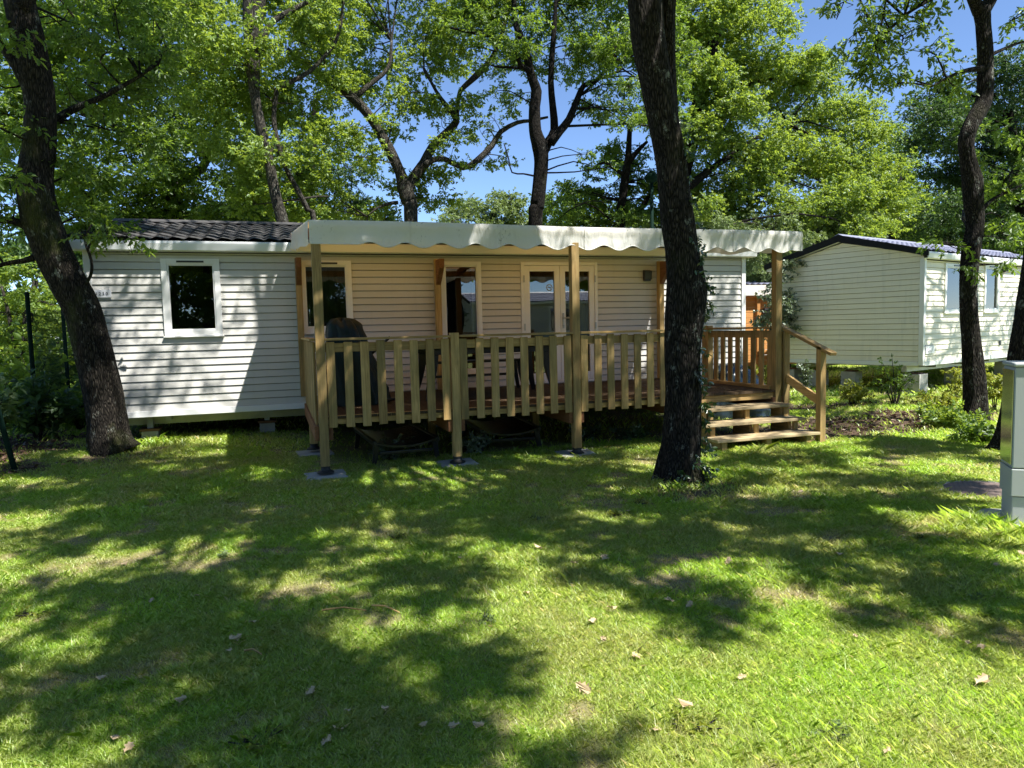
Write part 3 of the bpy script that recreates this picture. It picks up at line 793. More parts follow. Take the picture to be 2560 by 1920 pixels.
# square sag of guttering joints and a downpipe end behind the terrace
for bx, by, h0 in ((.55, .32, .27), (2.0, .45, .27), (4.4, .45, .27), (6.6, .45, .27), (9.1, .45, .27)):
    gx, gy = HX+bx, HY+by; g0 = float(gz(gx, gy))
    b = MB().box(-.10, .10, -.10, .10, -.02, .21-g0*.9).build('concrete_block', M['concrete_pale'], None, .006)
    b.location = (gx, gy, g0)
    tag(b, {0: 'pale concrete block under the left end of the white mobile home', 1: 'concrete block in shade under the white mobile home beside the terrace corner'}.get([.55, 2.0, 4.4, 6.6, 9.1].index(bx), 'concrete block hidden in the dark under the terrace'), 'concrete block',
        'blocks carrying the white mobile home')
    pk = MB().box(-.12, .12, -.11, .11, .212-g0*.9, .252-g0).build('packing_board', M['brickwood'], b, .004)
    MB().prism([(-.05, .253-g0), (.05, .253-g0), (.03, .44-g0), (-.03, .44-g0)], 'x', -.035, .035).build('jack_stand', M['steel'], b)

# the cream mobile home to the right
RW1 = (.83, 1.86, 1.55, 2.52); RW2 = (2.66, 3.41, 1.55, 2.55); RW3 = (5.2, 6.4, 1.2, 2.5)
rz2 = R(17.3)
home2 = mobile_home('mobile_home', 'cream mobile home on blocks at the right with a dark gable edge and blue-grey roof', (11.73, 10.40, 0), rz2, 8.4, 3.2, .55, 2.56, 3.15,
                    [RW1, RW2, RW3], [], M['siding_cream'], M['roof_blue'], .106, rows=6, yr=1.62, over=.12, wave=.2)
framed_window(home2, *RW1, curtain=(1.45, 1.8, 'curtain'), vent=True)
framed_window(home2, *RW2, curtain=(2.7, 3.36, 'curtain_pale'), vent=True)
framed_window(home2, *RW3)
lp = MB().prism([(-.09, 2.52), (-.01, 2.56), (-.01, 2.38), (-.12, 2.42)], 'x', 3.50, 3.66).build('wall_lamp', M['charcoal'], home2, .005)
MB().box(3.50, 3.60, -.03, -.018, .82, .92).build('socket_cover', M['charcoal'], home2, .004)
pl = MB().box(.07, .43, -.034, -.026, .77, .92).build('number_plate', M['plate'], home2, .003)
text_on(pl, '4111', .15, -.0375, .79, .065, M['ink'], 'digit')
ca, sa = math.cos(rz2), math.sin(rz2)
for i, (bx, by, sx) in enumerate(((.18, .20, .17), (2.4, .4, .14), (5.0, .4, .14), (.3, 1.55, .14), (.3, 2.3, .14), (.35, 2.95, .2))):
    gx, gy = 11.73 + ca*bx - sa*by, 10.40 + sa*bx + ca*by
    b = MB().box(-sx, sx, -.16, .16, -.02, .185).box(-sx+.003, sx-.003, -.158, .158, .19, .375).box(-sx+.012, sx-.012, -.15, .15, .185, .19)
    b = b.build('concrete_block', M['concrete'], None, .006); b.location = (gx, gy, float(gz(gx, gy))); b.rotation_euler = (0, 0, rz2)
    tag(b, ['large sunlit grey concrete block pair under the near corner of the cream mobile home', 'grey block under the long side of the cream home behind the curved trunk', 'grey block in shade under the far end of the cream home',
            'dark stacked block under the middle of the cream gable end', 'dark stacked block left of the middle under the cream gable end', 'wide dark block at the left under the cream gable end'][i], 'concrete block', 'blocks carrying the cream mobile home')
    MB().box(-.10, .10, -.10, .10, .377, .40).build('packing_board', M['brickwood'], b)

# the third home far behind, seen in the gap, with its orange cladding panel
home3 = mobile_home('mobile_home', 'far white mobile home glimpsed in the gap between the two nearer homes', (9.6, 16.1, 0), R(2), 7.0, 3.6, .5, 2.30, 2.62, [], [], M['siding'], M['roof_blue'], .12, rows=3, yr=1.8, over=.14)
pn = tag(empty('slatted_privacy_screen', (11.5, 15.2, 0)), 'orange wooden privacy screen of horizontal boards behind the white home', 'privacy screen')
b = MB()
for k in range(13): b.box(-.9, 1.6, -.015, .015, .35+k*.135, .35+k*.135+.127)
b.build('boards', M['wood_orange'], pn, .004)
for x in (-.9, .12, 1.6): MB().box(x-.045, x+.045, -.10, -.016, -.05, 2.14).build('post', M['wood_orange'], pn, .004)
lm = MB().box(.30, .46, -.10, -.017, 1.45, 1.80)
for k in range(6): lm.box(.29, .47, -.12, -.101, 1.47+k*.055, 1.49+k*.055)
lm.build('bulkhead_lamp', M['charcoal'], pn, .004)
# its awning edge
aw = tag(empty('awning_far', (11.5, 15.0, 0)), 'pale grey awning edge above the orange screen', 'awning'); aw.name = 'far_awning'
MB().prism([(-.0, 2.12), (.02, 2.38), (1.0, 2.44), (1.0, 2.42), (.04, 2.36), (.02, 2.12)], 'x', -1.0, 1.8).build('canvas', M['canvas'], aw)

# ------------------------------------------------------------------ terrace
DX0, DX1, DY0, DY1, DZ = 0.37, 6.02, 7.36, 9.93, 0.60
SX0 = 4.62                                                         # the railing ends here, the steps begin
ter = tag(empty('wooden_terrace', (DX0, DY0, 0)), 'raised wooden terrace with slatted railing in front of the white mobile home', 'terrace')
TL = np.array([DX0, DY0, 0])
def tbox(name, mat, x0, x1, y0, y1, z0, z1, bevel=.004, parent=ter):
    return MB().box(x0-DX0, x1-DX0, y0-DY0, y1-DY0, z0, z1).build(name, M[mat], parent, bevel)
fl = MB(); x = DX0+.05
rng = random.Random(4)
while x < DX1 - .01:
    x2 = min(x+.14, DX1)
    z_ = DZ + rng.uniform(-.0015, .0015)
    nb = 7; wdt = (x2-.006-x)/nb
    fl.box(x-DX0, x2-.006-DX0, 0.01, DY1-DY0, DZ-.028, z_-.004)
    for k in range(nb): fl.box(x+k*wdt+.003-DX0, x+(k+1)*wdt-.003-DX0, .012, DY1-DY0-.002, z_-.0042, z_)
    x = x2
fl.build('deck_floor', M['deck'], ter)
# posts carrying the canopy or the railing
def foot(parent, x, y, z):
    return MB().lathe([(.085, 0), (.085, .012), (.05, .03), (.042, .05), (.05, .055), (.05, .07)], 18, (x-DX0, y-DY0, z)).build('foot', M['black_soft'], parent, smooth=False)
for px_, py_, zb_, zt_, lab in ((.385, 7.33, .10, 2.38, 1), (3.165, 7.33, .08, 2.38, 1), (5.92, 7.36, .03, 2.40, 1), (1.765, 7.33, .09, 1.415, 1), (4.55, 7.33, .08, 1.415, 1),
                           (.345, 8.72, .12, .50, 1), (1.80, 8.80, .05, .47, 1), (3.2, 8.80, .05, .47, 1), (5.9, 8.80, .05, 1.42, 1)):
    g0 = float(gz(px_, py_))
    p = tbox('post', 'wood_z', px_, px_+.09, py_, py_+.09, zb_+g0, zt_)
    foot(p, px_+.045, py_+.045, g0+zb_-.068)
for px_ in (.30, 2.18, 5.74):                                      # posts against the house wall, with the knee of the rafter
    p = tbox('wall_post', 'wood_z', px_, px_+.08, 9.86, 9.955, DZ+.002, 2.44)
    MB().prism([(9.859-DY0, 2.08), (9.859-DY0, 2.42), (9.60-DY0, 2.42), (9.62-DY0, 2.30), (9.76-DY0, 2.16)], 'x', px_-DX0+.005, px_-DX0+.075).build('brace', M['wood_red'], p, .004)
tbox('rim_board', 'wood_x', .48, SX0-.08, 7.385, 7.42, .515, .603)
tbox('step_edge_board', 'wood_x', SX0+.03, 5.915, 7.39, 7.425, .49, .571)
for px_ in (.385, 1.765, 3.165, 4.55, 5.92):                        # bearers either side of the posts
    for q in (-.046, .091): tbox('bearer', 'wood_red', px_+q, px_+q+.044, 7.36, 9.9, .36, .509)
for y in (7.9, 8.45, 9.0, 9.55): tbox('joist', 'wood_x', .42, 6.0, y, y+.045, .512, .5715)
def cap(x0, x1): 
    tbox('handrail', 'wood_x', x0, x1, 7.315, 7.425, 1.368, 1.392); tbox('rail', 'wood_x', x0, x1, 7.372, 7.398, 1.25, 1.34)
for a, b in ((.478, 1.762), (1.858, 3.162), (3.258, 4.547)): cap(a, b)
bal = None
br = random.Random(9)
for a, b in ((.478, 1.762), (1.858, 3.162), (3.258, 4.547)):
    n = 8; pw = .086
    for i in range(n):
        xx = a + .006 + (b-a-.012-pw)*i/(n-1)
        if bal is None:
            bal = MB().box(0, pw, -.024, 0, .487, 1.355).build('baluster', M['wood_z'], ter, .004); o = bal
        else:
            o = bal.copy(); COL.objects.link(o)
        o.location = (xx-DX0, 7.3715-DY0, br.uniform(-.006, .006)); o.rotation_euler = (0, br.uniform(-.006, .006), 0)
# left side: boards on edge, right side: rail between the corner post and the next
for k in range(14):
    o = bal.copy(); COL.objects.link(o); o.rotation_euler = (0, 0, math.pi/2); o.location = (.361-DX0, 7.50+k*.172-DY0, 0)
tbox('handrail', 'wood_y', .33, .43, 7.427, 9.85, 1.366, 1.39); tbox('rail', 'wood_y', .388, .414, 7.427, 9.85, 1.25, 1.34); tbox('rail', 'wood_y', .388, .414, 7.427, 9.85, .515, .598)
for k in range(8):
    o = bal.copy(); COL.objects.link(o); o.rotation_euler = (0, 0, math.pi/2); o.scale = (1, 1, .80); o.location = (5.945-DX0, 7.475+k*.166-DY0, .255)
for y0, y1 in ((7.452, 8.798), (8.892, 9.86)):
    tbox('handrail', 'wood_y', 5.89, 5.99, y0, y1, 1.366, 1.39); tbox('rail', 'wood_y', 5.95, 5.976, y0, y1, 1.25, 1.345); tbox('rail', 'wood_y', 5.90, 5.975, y0, y1, .602, .645)
for k in range(5):
    o = bal.copy(); COL.objects.link(o); o.rotation_euler = (0, 0, math.pi/2); o.scale = (1, 1, .80); o.location = (5.945-DX0, 8.93+k*.166-DY0, .255)
# roof timbers of the terrace
tbox('front_beam', 'wood_x', .40, 6.20, 7.345, 7.40, 2.405, 2.50)
tbox('wall_beam', 'wood_x', .30, 5.83, 9.77, 9.82, 2.665, 2.73)
for px_ in (.40, 1.78, 3.18, 4.6, 5.93):
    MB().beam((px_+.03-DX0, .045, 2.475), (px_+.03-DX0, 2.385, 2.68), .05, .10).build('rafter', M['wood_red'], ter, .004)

# cream canopy with its scalloped valance
awn = tag(empty('awning', (3.3, 7.33, 2.4)), 'cream canvas awning with scalloped valance over the terrace, spotted with mildew', 'awning')
AO = np.array([3.3, 7.33, 2.4])
def roof_pt(s, t):
    """s across 0..1, t from the front edge to the house"""
    xf, xb = .37 + s*(6.27-.37), .27 + s*(5.95-.27)
    x = xf*(1-t) + xb*t; y = 7.325 + t*2.52
    sag = -.018*math.sin(math.pi*t)*(0.5 - .5*math.cos(2*math.pi*s*4))
    return np.array([x, y, 2.555 + .20*t + sag + .006*math.sin(s*9)]) - AO
mb = MB(); ns, ntt = 120, 10
for i in range(ns+1):
    for j in range(ntt+1): mb.v.append(tuple(roof_pt(i/ns, j/ntt)))
for i in range(ns):
    for j in range(ntt): a = i*(ntt+1)+j; mb.f.append((a, a+ntt+1, a+ntt+2, a+1))
mb.build('canvas_roof', M['canvas'], awn, smooth=True)
mb = MB(); n = 460; wr = random.Random(2)
for i in range(n+1):
    s = i/n; p = roof_pt(s, 0); x = p[0] + AO[0]
    ph = (x - .95)/.372
    dip = .028*math.cos(2*math.pi*ph)*sstep(.75, 1.0, x)*(1 - sstep(6.05, 6.15, x)) if True else 0
    zlow = 2.325 + float(dip) - AO[2]
    rows = 7
    for j in range(rows+1):
        t = j/rows; z = p[2]*(1-t) + zlow*t
        y = p[1] - .006 - .010*math.sin(x*7.1+1)*t - .008*math.sin(x*16.9)*t*t - .012*math.sin(math.pi*min(1, t*2.2))
        mb.v.append((p[0], y, z))
for i in range(n):
    for j in range(7): a = i*8+j; mb.f.append((a, a+1, a+9, a+8))
vl = mb.build('valance', M['valance'], awn, smooth=True)
MB().tube([mb.v[i*8+7] for i in range(0, n+1, 2)], .0055, 6).build('piping', M['valance'], vl, smooth=True)
for s in (.17, .335, .5, .665, .83):
    i = int(s*n); MB().tube([np.array(mb.v[i*8+j]) - np.array([0, .003, 0]) for j in range(8)], .003, 5).build('seam', M['valance'], vl, smooth=True)
for s, torn in ((0.0, True), (1.0, False)):
    mb = MB(); n = 90; sg = -1 if s == 0 else 1
    for i in range(n+1):
        t = i/n; p = roof_pt(s, t); rag = 0
        if torn and t > .55: rag = wr.uniform(0, .05)*(t-.5)*2
        zl = p[2] - .235 + .018*math.sin(t*22)*(0.3 if torn else 1) + rag
        for j in range(5):
            q = j/4; mb.v.append((p[0] + sg*(.004+.014*math.sin(t*11+q*3)*q), p[1]-.004, p[2]*(1-q) + zl*q))
    for i in range(n):
        for j in range(4): a = i*5+j; mb.f.append((a, a+1, a+6, a+5))
    o = mb.build('side_valance', M['valance'], awn, smooth=True)
    if torn: o['label'] = 'frayed left end of the awning valance'

# concrete pads under the posts
pads = [('pale concrete slab under the front left corner post of the terrace', .43, 7.36), ('pale concrete slab under the short railing post of the terrace', 1.81, 7.40), ('pale concrete slab half in grass under the tall middle post', 3.21, 7.40),
        ('shaded concrete slab under the second post at the left side of the terrace', .39, 8.76)]
for lab, x, y in pads:
    o = MB().box(-.20, .20, -.19, .19, -.05, .016).build('concrete_slab', M['concrete_pale'], None, .006)
    o.location = (x, y, float(gz(x, y))); o.rotation_euler = (R(1), R(-1), R(random.Random(x).uniform(-7, 7))); tag(o, lab, 'concrete slab', 'slabs under the terrace posts')

# steps
stp = tag(empty('wooden_steps', (SX0, 6.72, 0)), 'three open wooden steps with a sloping handrail at the right end of the terrace', 'steps')
def sb(name, mat, x0, x1, y0, y1, z0, z1, bevel=.005): return MB().box(x0-SX0, x1-SX0, y0-6.72, y1-6.72, z0, z1).build(name, M[mat], stp, bevel)
for z, yf, yb, xa, xb in ((.45, 7.08, 7.40, 4.60, 5.95), (.30, 6.90, 7.22, 4.60, 5.99), (.15, 6.70, 7.03, 4.62, 6.03)):
    ym = (yf+yb)/2
    sb('tread', 'tread', xa, xb, yf, ym-.003, z-.034, z); sb('tread', 'tread', xa, xb, ym+.003, yb, z-.034, z)
for x in (4.70, 5.30, 5.86):
    g0 = float(gz(x, 6.9))-.03
    MB().prism([(6.77-6.72, g0), (6.77-6.72, .1145), (7.05-6.72, .1145), (7.05-6.72, .2645), (7.20-6.72, .2645), (7.20-6.72, .4145), (7.38-6.72, .4145), (7.38-6.72, g0)], 'x', x-SX0, x+.045-SX0).build('stringer', M['wood_y'], stp, .004)
    sb('riser_block', 'wood_z', x-.002, x+.068, 6.735, 6.768, g0, .1148); sb('riser_block', 'wood_z', x+.001, x+.062, 6.955, 6.99, .1505, .2645); sb('riser_block', 'wood_z', x+.001, x+.062, 7.13, 7.165, .3005, .4145)
sb('newel', 'wood_z', 6.02, 6.10, 6.70, 6.78, -.03, 1.15); sb('newel', 'wood_z', 6.03, 6.11, 7.33, 7.41, -.03, 1.33)
MB().beam((6.065-SX0, .76, 1.405), (6.065-SX0, -.17, 1.065), .09, .04).build('handrail', M['wood_y'], stp, .006)
MB().beam((6.07-SX0, .70, .78), (6.065-SX0, .03, .50), .035, .10).build('rail', M['wood_y'], stp, .004)

# ------------------------------------------------------------------ things on and under the terrace
def slab_leg(mb, x, y, z0, z1, dx, dy, a=.05, b=.03):
    n = 6; P, W = [], []
    for i in range(n+1):
        t = i/n; bow = .03*math.sin(math.pi*t)
        P.append((x+dx*(1-t)**1.5, y+dy*(1-t)**1.5, z0+(z1-z0)*t)); W.append(b+(a-b)*t)
    for i in range(n):
        k = len(mb.v)
        for (p, w_) in ((P[i], W[i]), (P[i+1], W[i+1])):
            for sx, sy in ((-1,-1),(1,-1),(1,1),(-1,1)): mb.v.append((p[0]+sx*w_, p[1]+sy*w_*.6, p[2]))
        mb.f += [(k,k+1,k+5,k+4),(k+1,k+2,k+6,k+5),(k+2,k+3,k+7,k+6),(k+3,k,k+4,k+7)] + ([(k+3,k+2,k+1,k)] if i == 0 else []) + ([(k+4,k+5,k+6,k+7)] if i == n-1 else [])
tb = tag(empty('garden_table', (2.53, 8.75, DZ)), 'long black plastic table on the terrace behind the railing', 'table')
MB().box(-.86, .86, -.44, .44, .615, .655).build('tabletop', M['black'], tb, .015)
MB().box(-.80, .80, -.39, -.36, .55, .614).box(-.80, .80, .36, .39, .55, .614).build('apron', M['black'], tb, .004)
for sx in (-1, 1):
    for sy in (-1, 1):
        mb = MB(); slab_leg(mb, sx*.72, sy*.34, .002, .55, sx*.10, sy*.06, .055, .028); mb.build('leg', M['black'], tb, .006)
def bench(y, label):
    r = tag(empty('bench', (2.6, y, DZ)), label, 'bench', 'benches at the terrace table')
    mb = MB()
    for k in range(3): mb.box(-.75, .75, -.15+k*.105, -.06+k*.105, .395, .425)
    mb.build('seat', M['black'], r, .006)
    for sx in (-1, 1):
        for sy in (-1, 1):
            mb = MB(); slab_leg(mb, sx*.60, sy*.10, .002, .395, sx*.06, sy*.03, .032, .022); mb.build('leg', M['black'], r, .004)
    MB().box(-.58, .58, -.012, .012, .20, .235).build('stretcher', M['black'], r, .003)
bench(9.4, 'black bench between the table and the house wall')
# tarp-covered stack near the left end
def drape(seed, cx, cy, prof, fold=.05, n=72, m=26, lean=(0, 0), sq=.0):
    """prof: [(radius x, radius y, z)] from the ground up; wrinkled cloth over it"""
    mb = MB(); rg = np.random.default_rng(seed); ph = rg.uniform(0, 6, 12)
    Z = np.array([p[2] for p in prof]); RX = np.array([p[0] for p in prof]); RY = np.array([p[1] for p in prof])
    zz = np.linspace(0, 1, m+1); idx = np.interp(zz, np.linspace(0, 1, len(prof)), np.arange(len(prof)))
    for i in range(m+1):
        z = np.interp(idx[i], np.arange(len(prof)), Z); rx = np.interp(idx[i], np.arange(len(prof)), RX); ry = np.interp(idx[i], np.arange(len(prof)), RY)
        t = (z - Z[0])/(Z[-1]-Z[0]+1e-6)
        for j in range(n):
            a = 2*math.pi*j/n
            ca_, sa_ = math.cos(a), math.sin(a); k_ = (abs(ca_)**2.6 + abs(sa_)**2.6)**(-1/2.6)
            f = 1 + fold*(1-.5*t)*(math.sin(5*a+ph[0]+2*t) + .8*math.sin(9*a+ph[1]-3*t) + .6*math.sin(14*a+ph[2]+5*t) + .4*math.sin(23*a + ph[3])) + .03*math.sin(7*t*6+3*a+ph[4])
            mb.v.append((cx + rx*ca_*k_*f + lean[0]*t, cy + ry*sa_*k_*f + lean[1]*t, z + .02*math.sin(6*a+ph[5])*t))
    for i in range(m):
        for j in range(n): a, b = i*n+j, i*n+(j+1) % n; mb.f.append((a, b, b+n, a+n))
    mb.f.append(tuple(range(m*n, (m+1)*n)))
    return mb
cv = tag(empty('covered_lounger', (.92, 8.55, DZ)), 'folded lounger wrapped in a dark green tarp at the left end of the terrace', 'covered furniture')
drape(3, 0, 0, [(.33, .28, .004), (.31, .27, .25), (.26, .25, .55), (.22, .22, .78), (.20, .19, .92), (.13, .14, .985), (.03, .03, 1.0)], .10, lean=(-.16, 0)).build('tarp', M['tarp_green'], cv, smooth=True)
mb = MB().tube([(.30, -.1, .03), (.40, -.1, .04), (.50, -.1, .015)], .02, 6).tube([(.12, -.05, .55), (.24, -.08, .66), (.38, -.1, .78)], .018, 6)
mb.build('leg_frame', M['black'], cv)
bb = tag(empty('covered_bundle', (6.72, 9.25, float(gz(6.7, 9.2)))), 'heap under a shiny blue-grey tarp beside the right end of the terrace', 'covered bundle')
drape(8, 0, 0, [(.62, .34, .0), (.60, .33, .25), (.50, .30, .52), (.34, .24, .70), (.16, .12, .80), (.02, .02, .82)], .05, lean=(-.14, 0)).build('tarp', M['tarp_blue'], bb, smooth=True)
# black plastic loungers pushed under the terrace
def lounger(x, y, rz, label, glint):
    g0 = float(gz(x, y)); r = tag(empty('plastic_lounger', (x, y, g0), rz), label, 'sun lounger', 'black loungers stored under the terrace')
    mb = MB(); n = 14
    for k in range(11):                                            # curved cross slats
        y0 = .02 + k*.12; P = []
        for i in range(n+1):
            s = -1 + 2*i/n; z = .235 - .055*(1-s*s); P.append((s*.33, z))
        for i in range(n):
            (xa, za), (xb, zb_) = P[i], P[i+1]
            mb.add([(xa, y0, za-.012), (xb, y0, zb_-.012), (xb, y0+.10, zb_-.012), (xa, y0+.10, za-.012), (xa, y0, za+.012), (xb, y0, zb_+.012), (xb, y0+.10, zb_+.012), (xa, y0+.10, za+.012)],
                   [(0,3,2,1),(4,5,6,7),(0,1,5,4),(1,2,6,5),(2,3,7,6),(3,0,4,7)])
    mb.build('bed', M['black'], r)
    for s in (-1, 1): MB().box(s*.35-.022, s*.35+.022, 0, 1.36, .21, .262).build('side_rail', M['black'], r, .008)
    for s in (-1, 1):
        for yy in (.06, 1.25):
            mb = MB(); slab_leg(mb, s*.33, yy, .0, .21, s*.03, 0, .035, .022); mb.build('leg', M['black'], r, .004)
    MB().box(-.3, .3, .04, .07, .10, .135).build('crossbar', M['black'], r, .006)
lounger(1.33, 7.72, R(3), 'black plastic lounger with a curved bed under the left half of the terrace', 0)
lounger(2.62, 7.95, R(-4), 'black plastic lounger under the middle of the terrace beside the tall post', 1)

# ------------------------------------------------------------------ cabinet, slab and round cover at the right edge
CA = R(-39.5)
cb = tag(empty('utility_cabinet', (4.76, 3.49, float(gz(4.8, 3.5))), CA), 'tall grey-green utility cabinet on a slab at the right edge of the lawn', 'utility cabinet')
MB().box(.012, .62, .012, .268, 0, .205).build('plinth', M['cabinet'], cb, .006)
MB().box(0, .64, 0, .28, .21, .40).build('lower_panel', M['cabinet'], cb, .006)
MB().box(.004, .636, .004, .276, .405, 1.10).build('body', M['cabinet'], cb, .008)
MB().box(-.006, .646, -.008, .288, 1.102, 1.132).build('lid', M['cabinet'], cb, .012)
MB().box(-.0035, .0005, .012, .268, .43, 1.08).build('side_panel', mat_plain('polished_side', (0.40, 0.44, 0.38), .12, .05, metallic=.85), cb)
MB().box(.56, .60, -.012, .003, .68, .80).build('lock', M['charcoal'], cb, .004)
sl_ = MB().box(-.16, .80, -.14, .44, -.05, .018).build('concrete_plinth', M['concrete_pale'], None, .008); sl_.location = (4.76, 3.49, float(gz(4.8, 3.5))); sl_.rotation_euler = (0, 0, CA)
tag(sl_, 'pale concrete slab under the grey-green utility cabinet', 'concrete slab')
mh = tag(empty('round_cover', (5.60, 4.26, float(gz(5.6, 4.26))-.012)), 'round brick-coloured cover set in a concrete ring beside the utility cabinet', 'ground cover')
MB().lathe([(.37, -.03), (.43, -.03), (.43, .016), (.37, .020)], 48).build('ring', M['concrete_pale'], mh)
mtc, t_, p_ = newmat('paved_cover'); bk = nd(t_, 'ShaderNodeTexBrick'); bk.inputs['Scale'].default_value = 9; bk.inputs['Mortar Size'].default_value = .03
bk.inputs['Color1'].default_value = (.20, .14, .115, 1); bk.inputs['Color2'].default_value = (.16, .12, .10, 1); bk.inputs['Mortar'].default_value = (.06, .05, .045, 1)
t_.links.new(coords(t_), bk.inputs['Vector']); t_.links.new(bk.outputs[0], p_.inputs['Base Color']); setp(p_, Roughness=.9)
MB().lathe([(.368, -.03), (.368, .012), (.35, .022), (.02, .026)], 48).build('cover', mtc, mh)

# mesh fence at the left
fp = [(float(at(u, 900, y)[0]), y, l) for u, y, l in ((20, 8.9, .058), (80, 11.2, 0), (166, 13.4, 0), (245, 15.6, 0))]
fe = tag(empty('mesh_fence', (-3.16, 10.9, 0)), 'green wire mesh fence on thin posts at the left behind the leaning trunk', 'fence')
fo = np.array([-3.16, 10.9, 0])
for x, y, ln in fp:
    g0 = float(gz(x, y)); mb = MB().tube([np.array([x, y, g0-.1])-fo, np.array([x-ln*6, y, g0+1.95])-fo], .028, 10); mb.lathe([(.032, 0), (.032, .02), (.015, .035)], 10, (x-fo[0]-ln*6, y-fo[1], g0+1.95))
    mb.build('post', M['green_paint'], fe)
for (xa, ya, _), (xb, yb, _) in zip(fp[1:], fp[2:]):
    mb = MB(); n = int(np.hypot(xb-xa, yb-ya)/.05); off = np.array([.034, 0, 0])
    for i in range(1, n):
        t = i/n; p = np.array([xa+(xb-xa)*t, ya+(yb-ya)*t, .08]) - fo + off; mb.tube([p, p+np.array([0, 0, 1.8])], .0026, 3, False)
    for k in range(19):
        z = .08 + k*.1; mb.tube([np.array([xa, ya, z])-fo+off, np.array([xb, yb, z])-fo+off],   .0028 if k % 6 else .004, 3, False)
    mb.build('mesh_panel', M['green_paint'], fe)

# green pole behind the awning
lpp = tag(empty('lamp_post', (at(1630, 560, 17.0)[0], 17.0, 0)), 'slim dark green metal lamp post rising behind the awning', 'lamp post')
MB().tube([(0, 0, -.1), (0, 0, .9), (0, 0, .95), (0, 0, 5.2)], [.075, .07, .05, .042], 14).build('pole', M['green_paint'], lpp, smooth=True)
hd = MB().lathe([(.05, 5.2), (.16, 5.26), (.20, 5.34), (.17, 5.40), (.04, 5.52)], 16).build('lantern', M['green_paint'], lpp)

# ------------------------------------------------------------------ trees
def T1(*q): return [(x/2.458, y/2.458, w_/2.458, *r) for x, y, w_, *r in q]
def T2(*q): return [(800+x/2.458, y/2.458, w_/2.458, *r) for x, y, w_, *r in q]
def T3(*q): return [(1660+x/2.458, y/2.458, w_/2.458, *r) for x, y, w_, *r in q]
BACK = 'trees standing behind the mobile homes'
def up_sun(p, H):
    """the point at height H whose shadow falls on p"""
    p = np.asarray(p, float); return p + SUN*((H - p[2])/SUN[2])

# --- the leaning trunk at the left
Y = 9.55
L0 = px_limb([(287, 1132, 98), (273, 1095, 93), (260, 998, 86), (236, 889, 83), (208, 780, 82), (172, 708, 84), (134, 636, 84), (117, 585, 84), (97, 529, 84), (86, 447, 80), (98, 366, 74), (98, 244, 70), (76, 122, 72), (48, 0, 70), (20, -140, 60), (0, -320, 46), (30, -520, 34)], Y)
L1 = px_limb([(95, 640, 18), (60, 652, 13), (10, 660, 10), (-70, 690, 6)], Y); L2 = px_limb([(80, 570, 28), (30, 552, 18), (-40, 548, 12), (-140, 500, 8)], Y)
L3 = px_limb([(200, 725, 9), (226, 690, 8), (228, 650, 7), (212, 600, 6), (230, 560, 4)], Y-.1)
L4 = px_limb([(90, 250, 40), (40, 160, 28), (-40, 60, 20), (-160, -60, 12)], Y); L5 = px_limb([(100, 330, 26), (170, 280, 18), (260, 240, 12), (350, 190, 7)], Y+.4)
L6 = px_limb([(50, 20, 40), (150, -120, 30), (280, -260, 22), (420, -400, 14)], Y-.6)
cr = Crown(11, 'oak', 0.232)
fill(cr, [(30, 120, 420), (130, 150, 460), (230, 130, 430), (330, 150, 360), (430, 130, 300), (520, 140, 270), (585, 180, 260)], Y+.9, 62, .8, .6)
fill(cr, [(60, -80, 60), (180, -80, 40), (300, -80, 90), (430, -80, 60), (520, -60, 50), (600, -60, 60)], Y, 58, .55, .7)
fill(cr, [(590, 190, 330)], Y-.35, 34, .55, .15, droop=.3)
for p in ((-1.2, 7.2, 7.2), (.3, 7.6, 7.4), (-2.6, 8.2, 7.0), (.8, 6.2, 8.0), (-.6, 6.0, 7.6), (-2.2, 6.2, 7.8), (-3.4, 7.0, 7.4)): cr.clump(p, (.4, .35, .3), .22)
for k in range(26): cr.clump((cr.rng.uniform(-4.6, -.2), cr.rng.uniform(7.0, 9.6), cr.rng.uniform(7.2, 9.2)), (.7, .7, .4), .8)  # overhead sprays out of view, added to shade the foliage below
tree('oak_tree', 'mossy leaning oak at the left front corner of the white mobile home', 'tree', (L0[0][0][0], Y, .08), [L0, L1, L2, L3, L4, L5, L6], cr, M['leaf'], M['bark_mossy'], trunk_sides=64, ridge=.045, flare=.35, lump=.022)

# --- the big dark trunk in front of the terrace
Y = 5.67
L0 = px_limb([(1698, 1212, 98), (1698, 1160, 90), (1704, 1090, 84), (1708, 1010, 84), (1707, 940, 82), (1706, 870, 82), (1712, 790, 92), (1717, 735, 96), (1712, 680, 88), (1703, 620, 80), (1694, 560, 82), (1684, 480, 78), (1676, 400, 76), (1658, 300, 76), (1640, 200, 78), (1622, 100, 84), (1612, 0, 84), (1600, -150, 74), (1590, -330, 62), (1600, -540, 48)], Y)
L1 = px_limb([(1688, 400, 40), (1674, 300, 46), (1667, 200, 48), (1664, 100, 50), (1664, 0, 54), (1672, -150, 52), (1690, -320, 42), (1730, -520, 32)], Y+.10)
rngT = np.random.default_rng(77)
crF = Crown(12, 'oak', 0.253)
shade_front, shade_behind = [], []
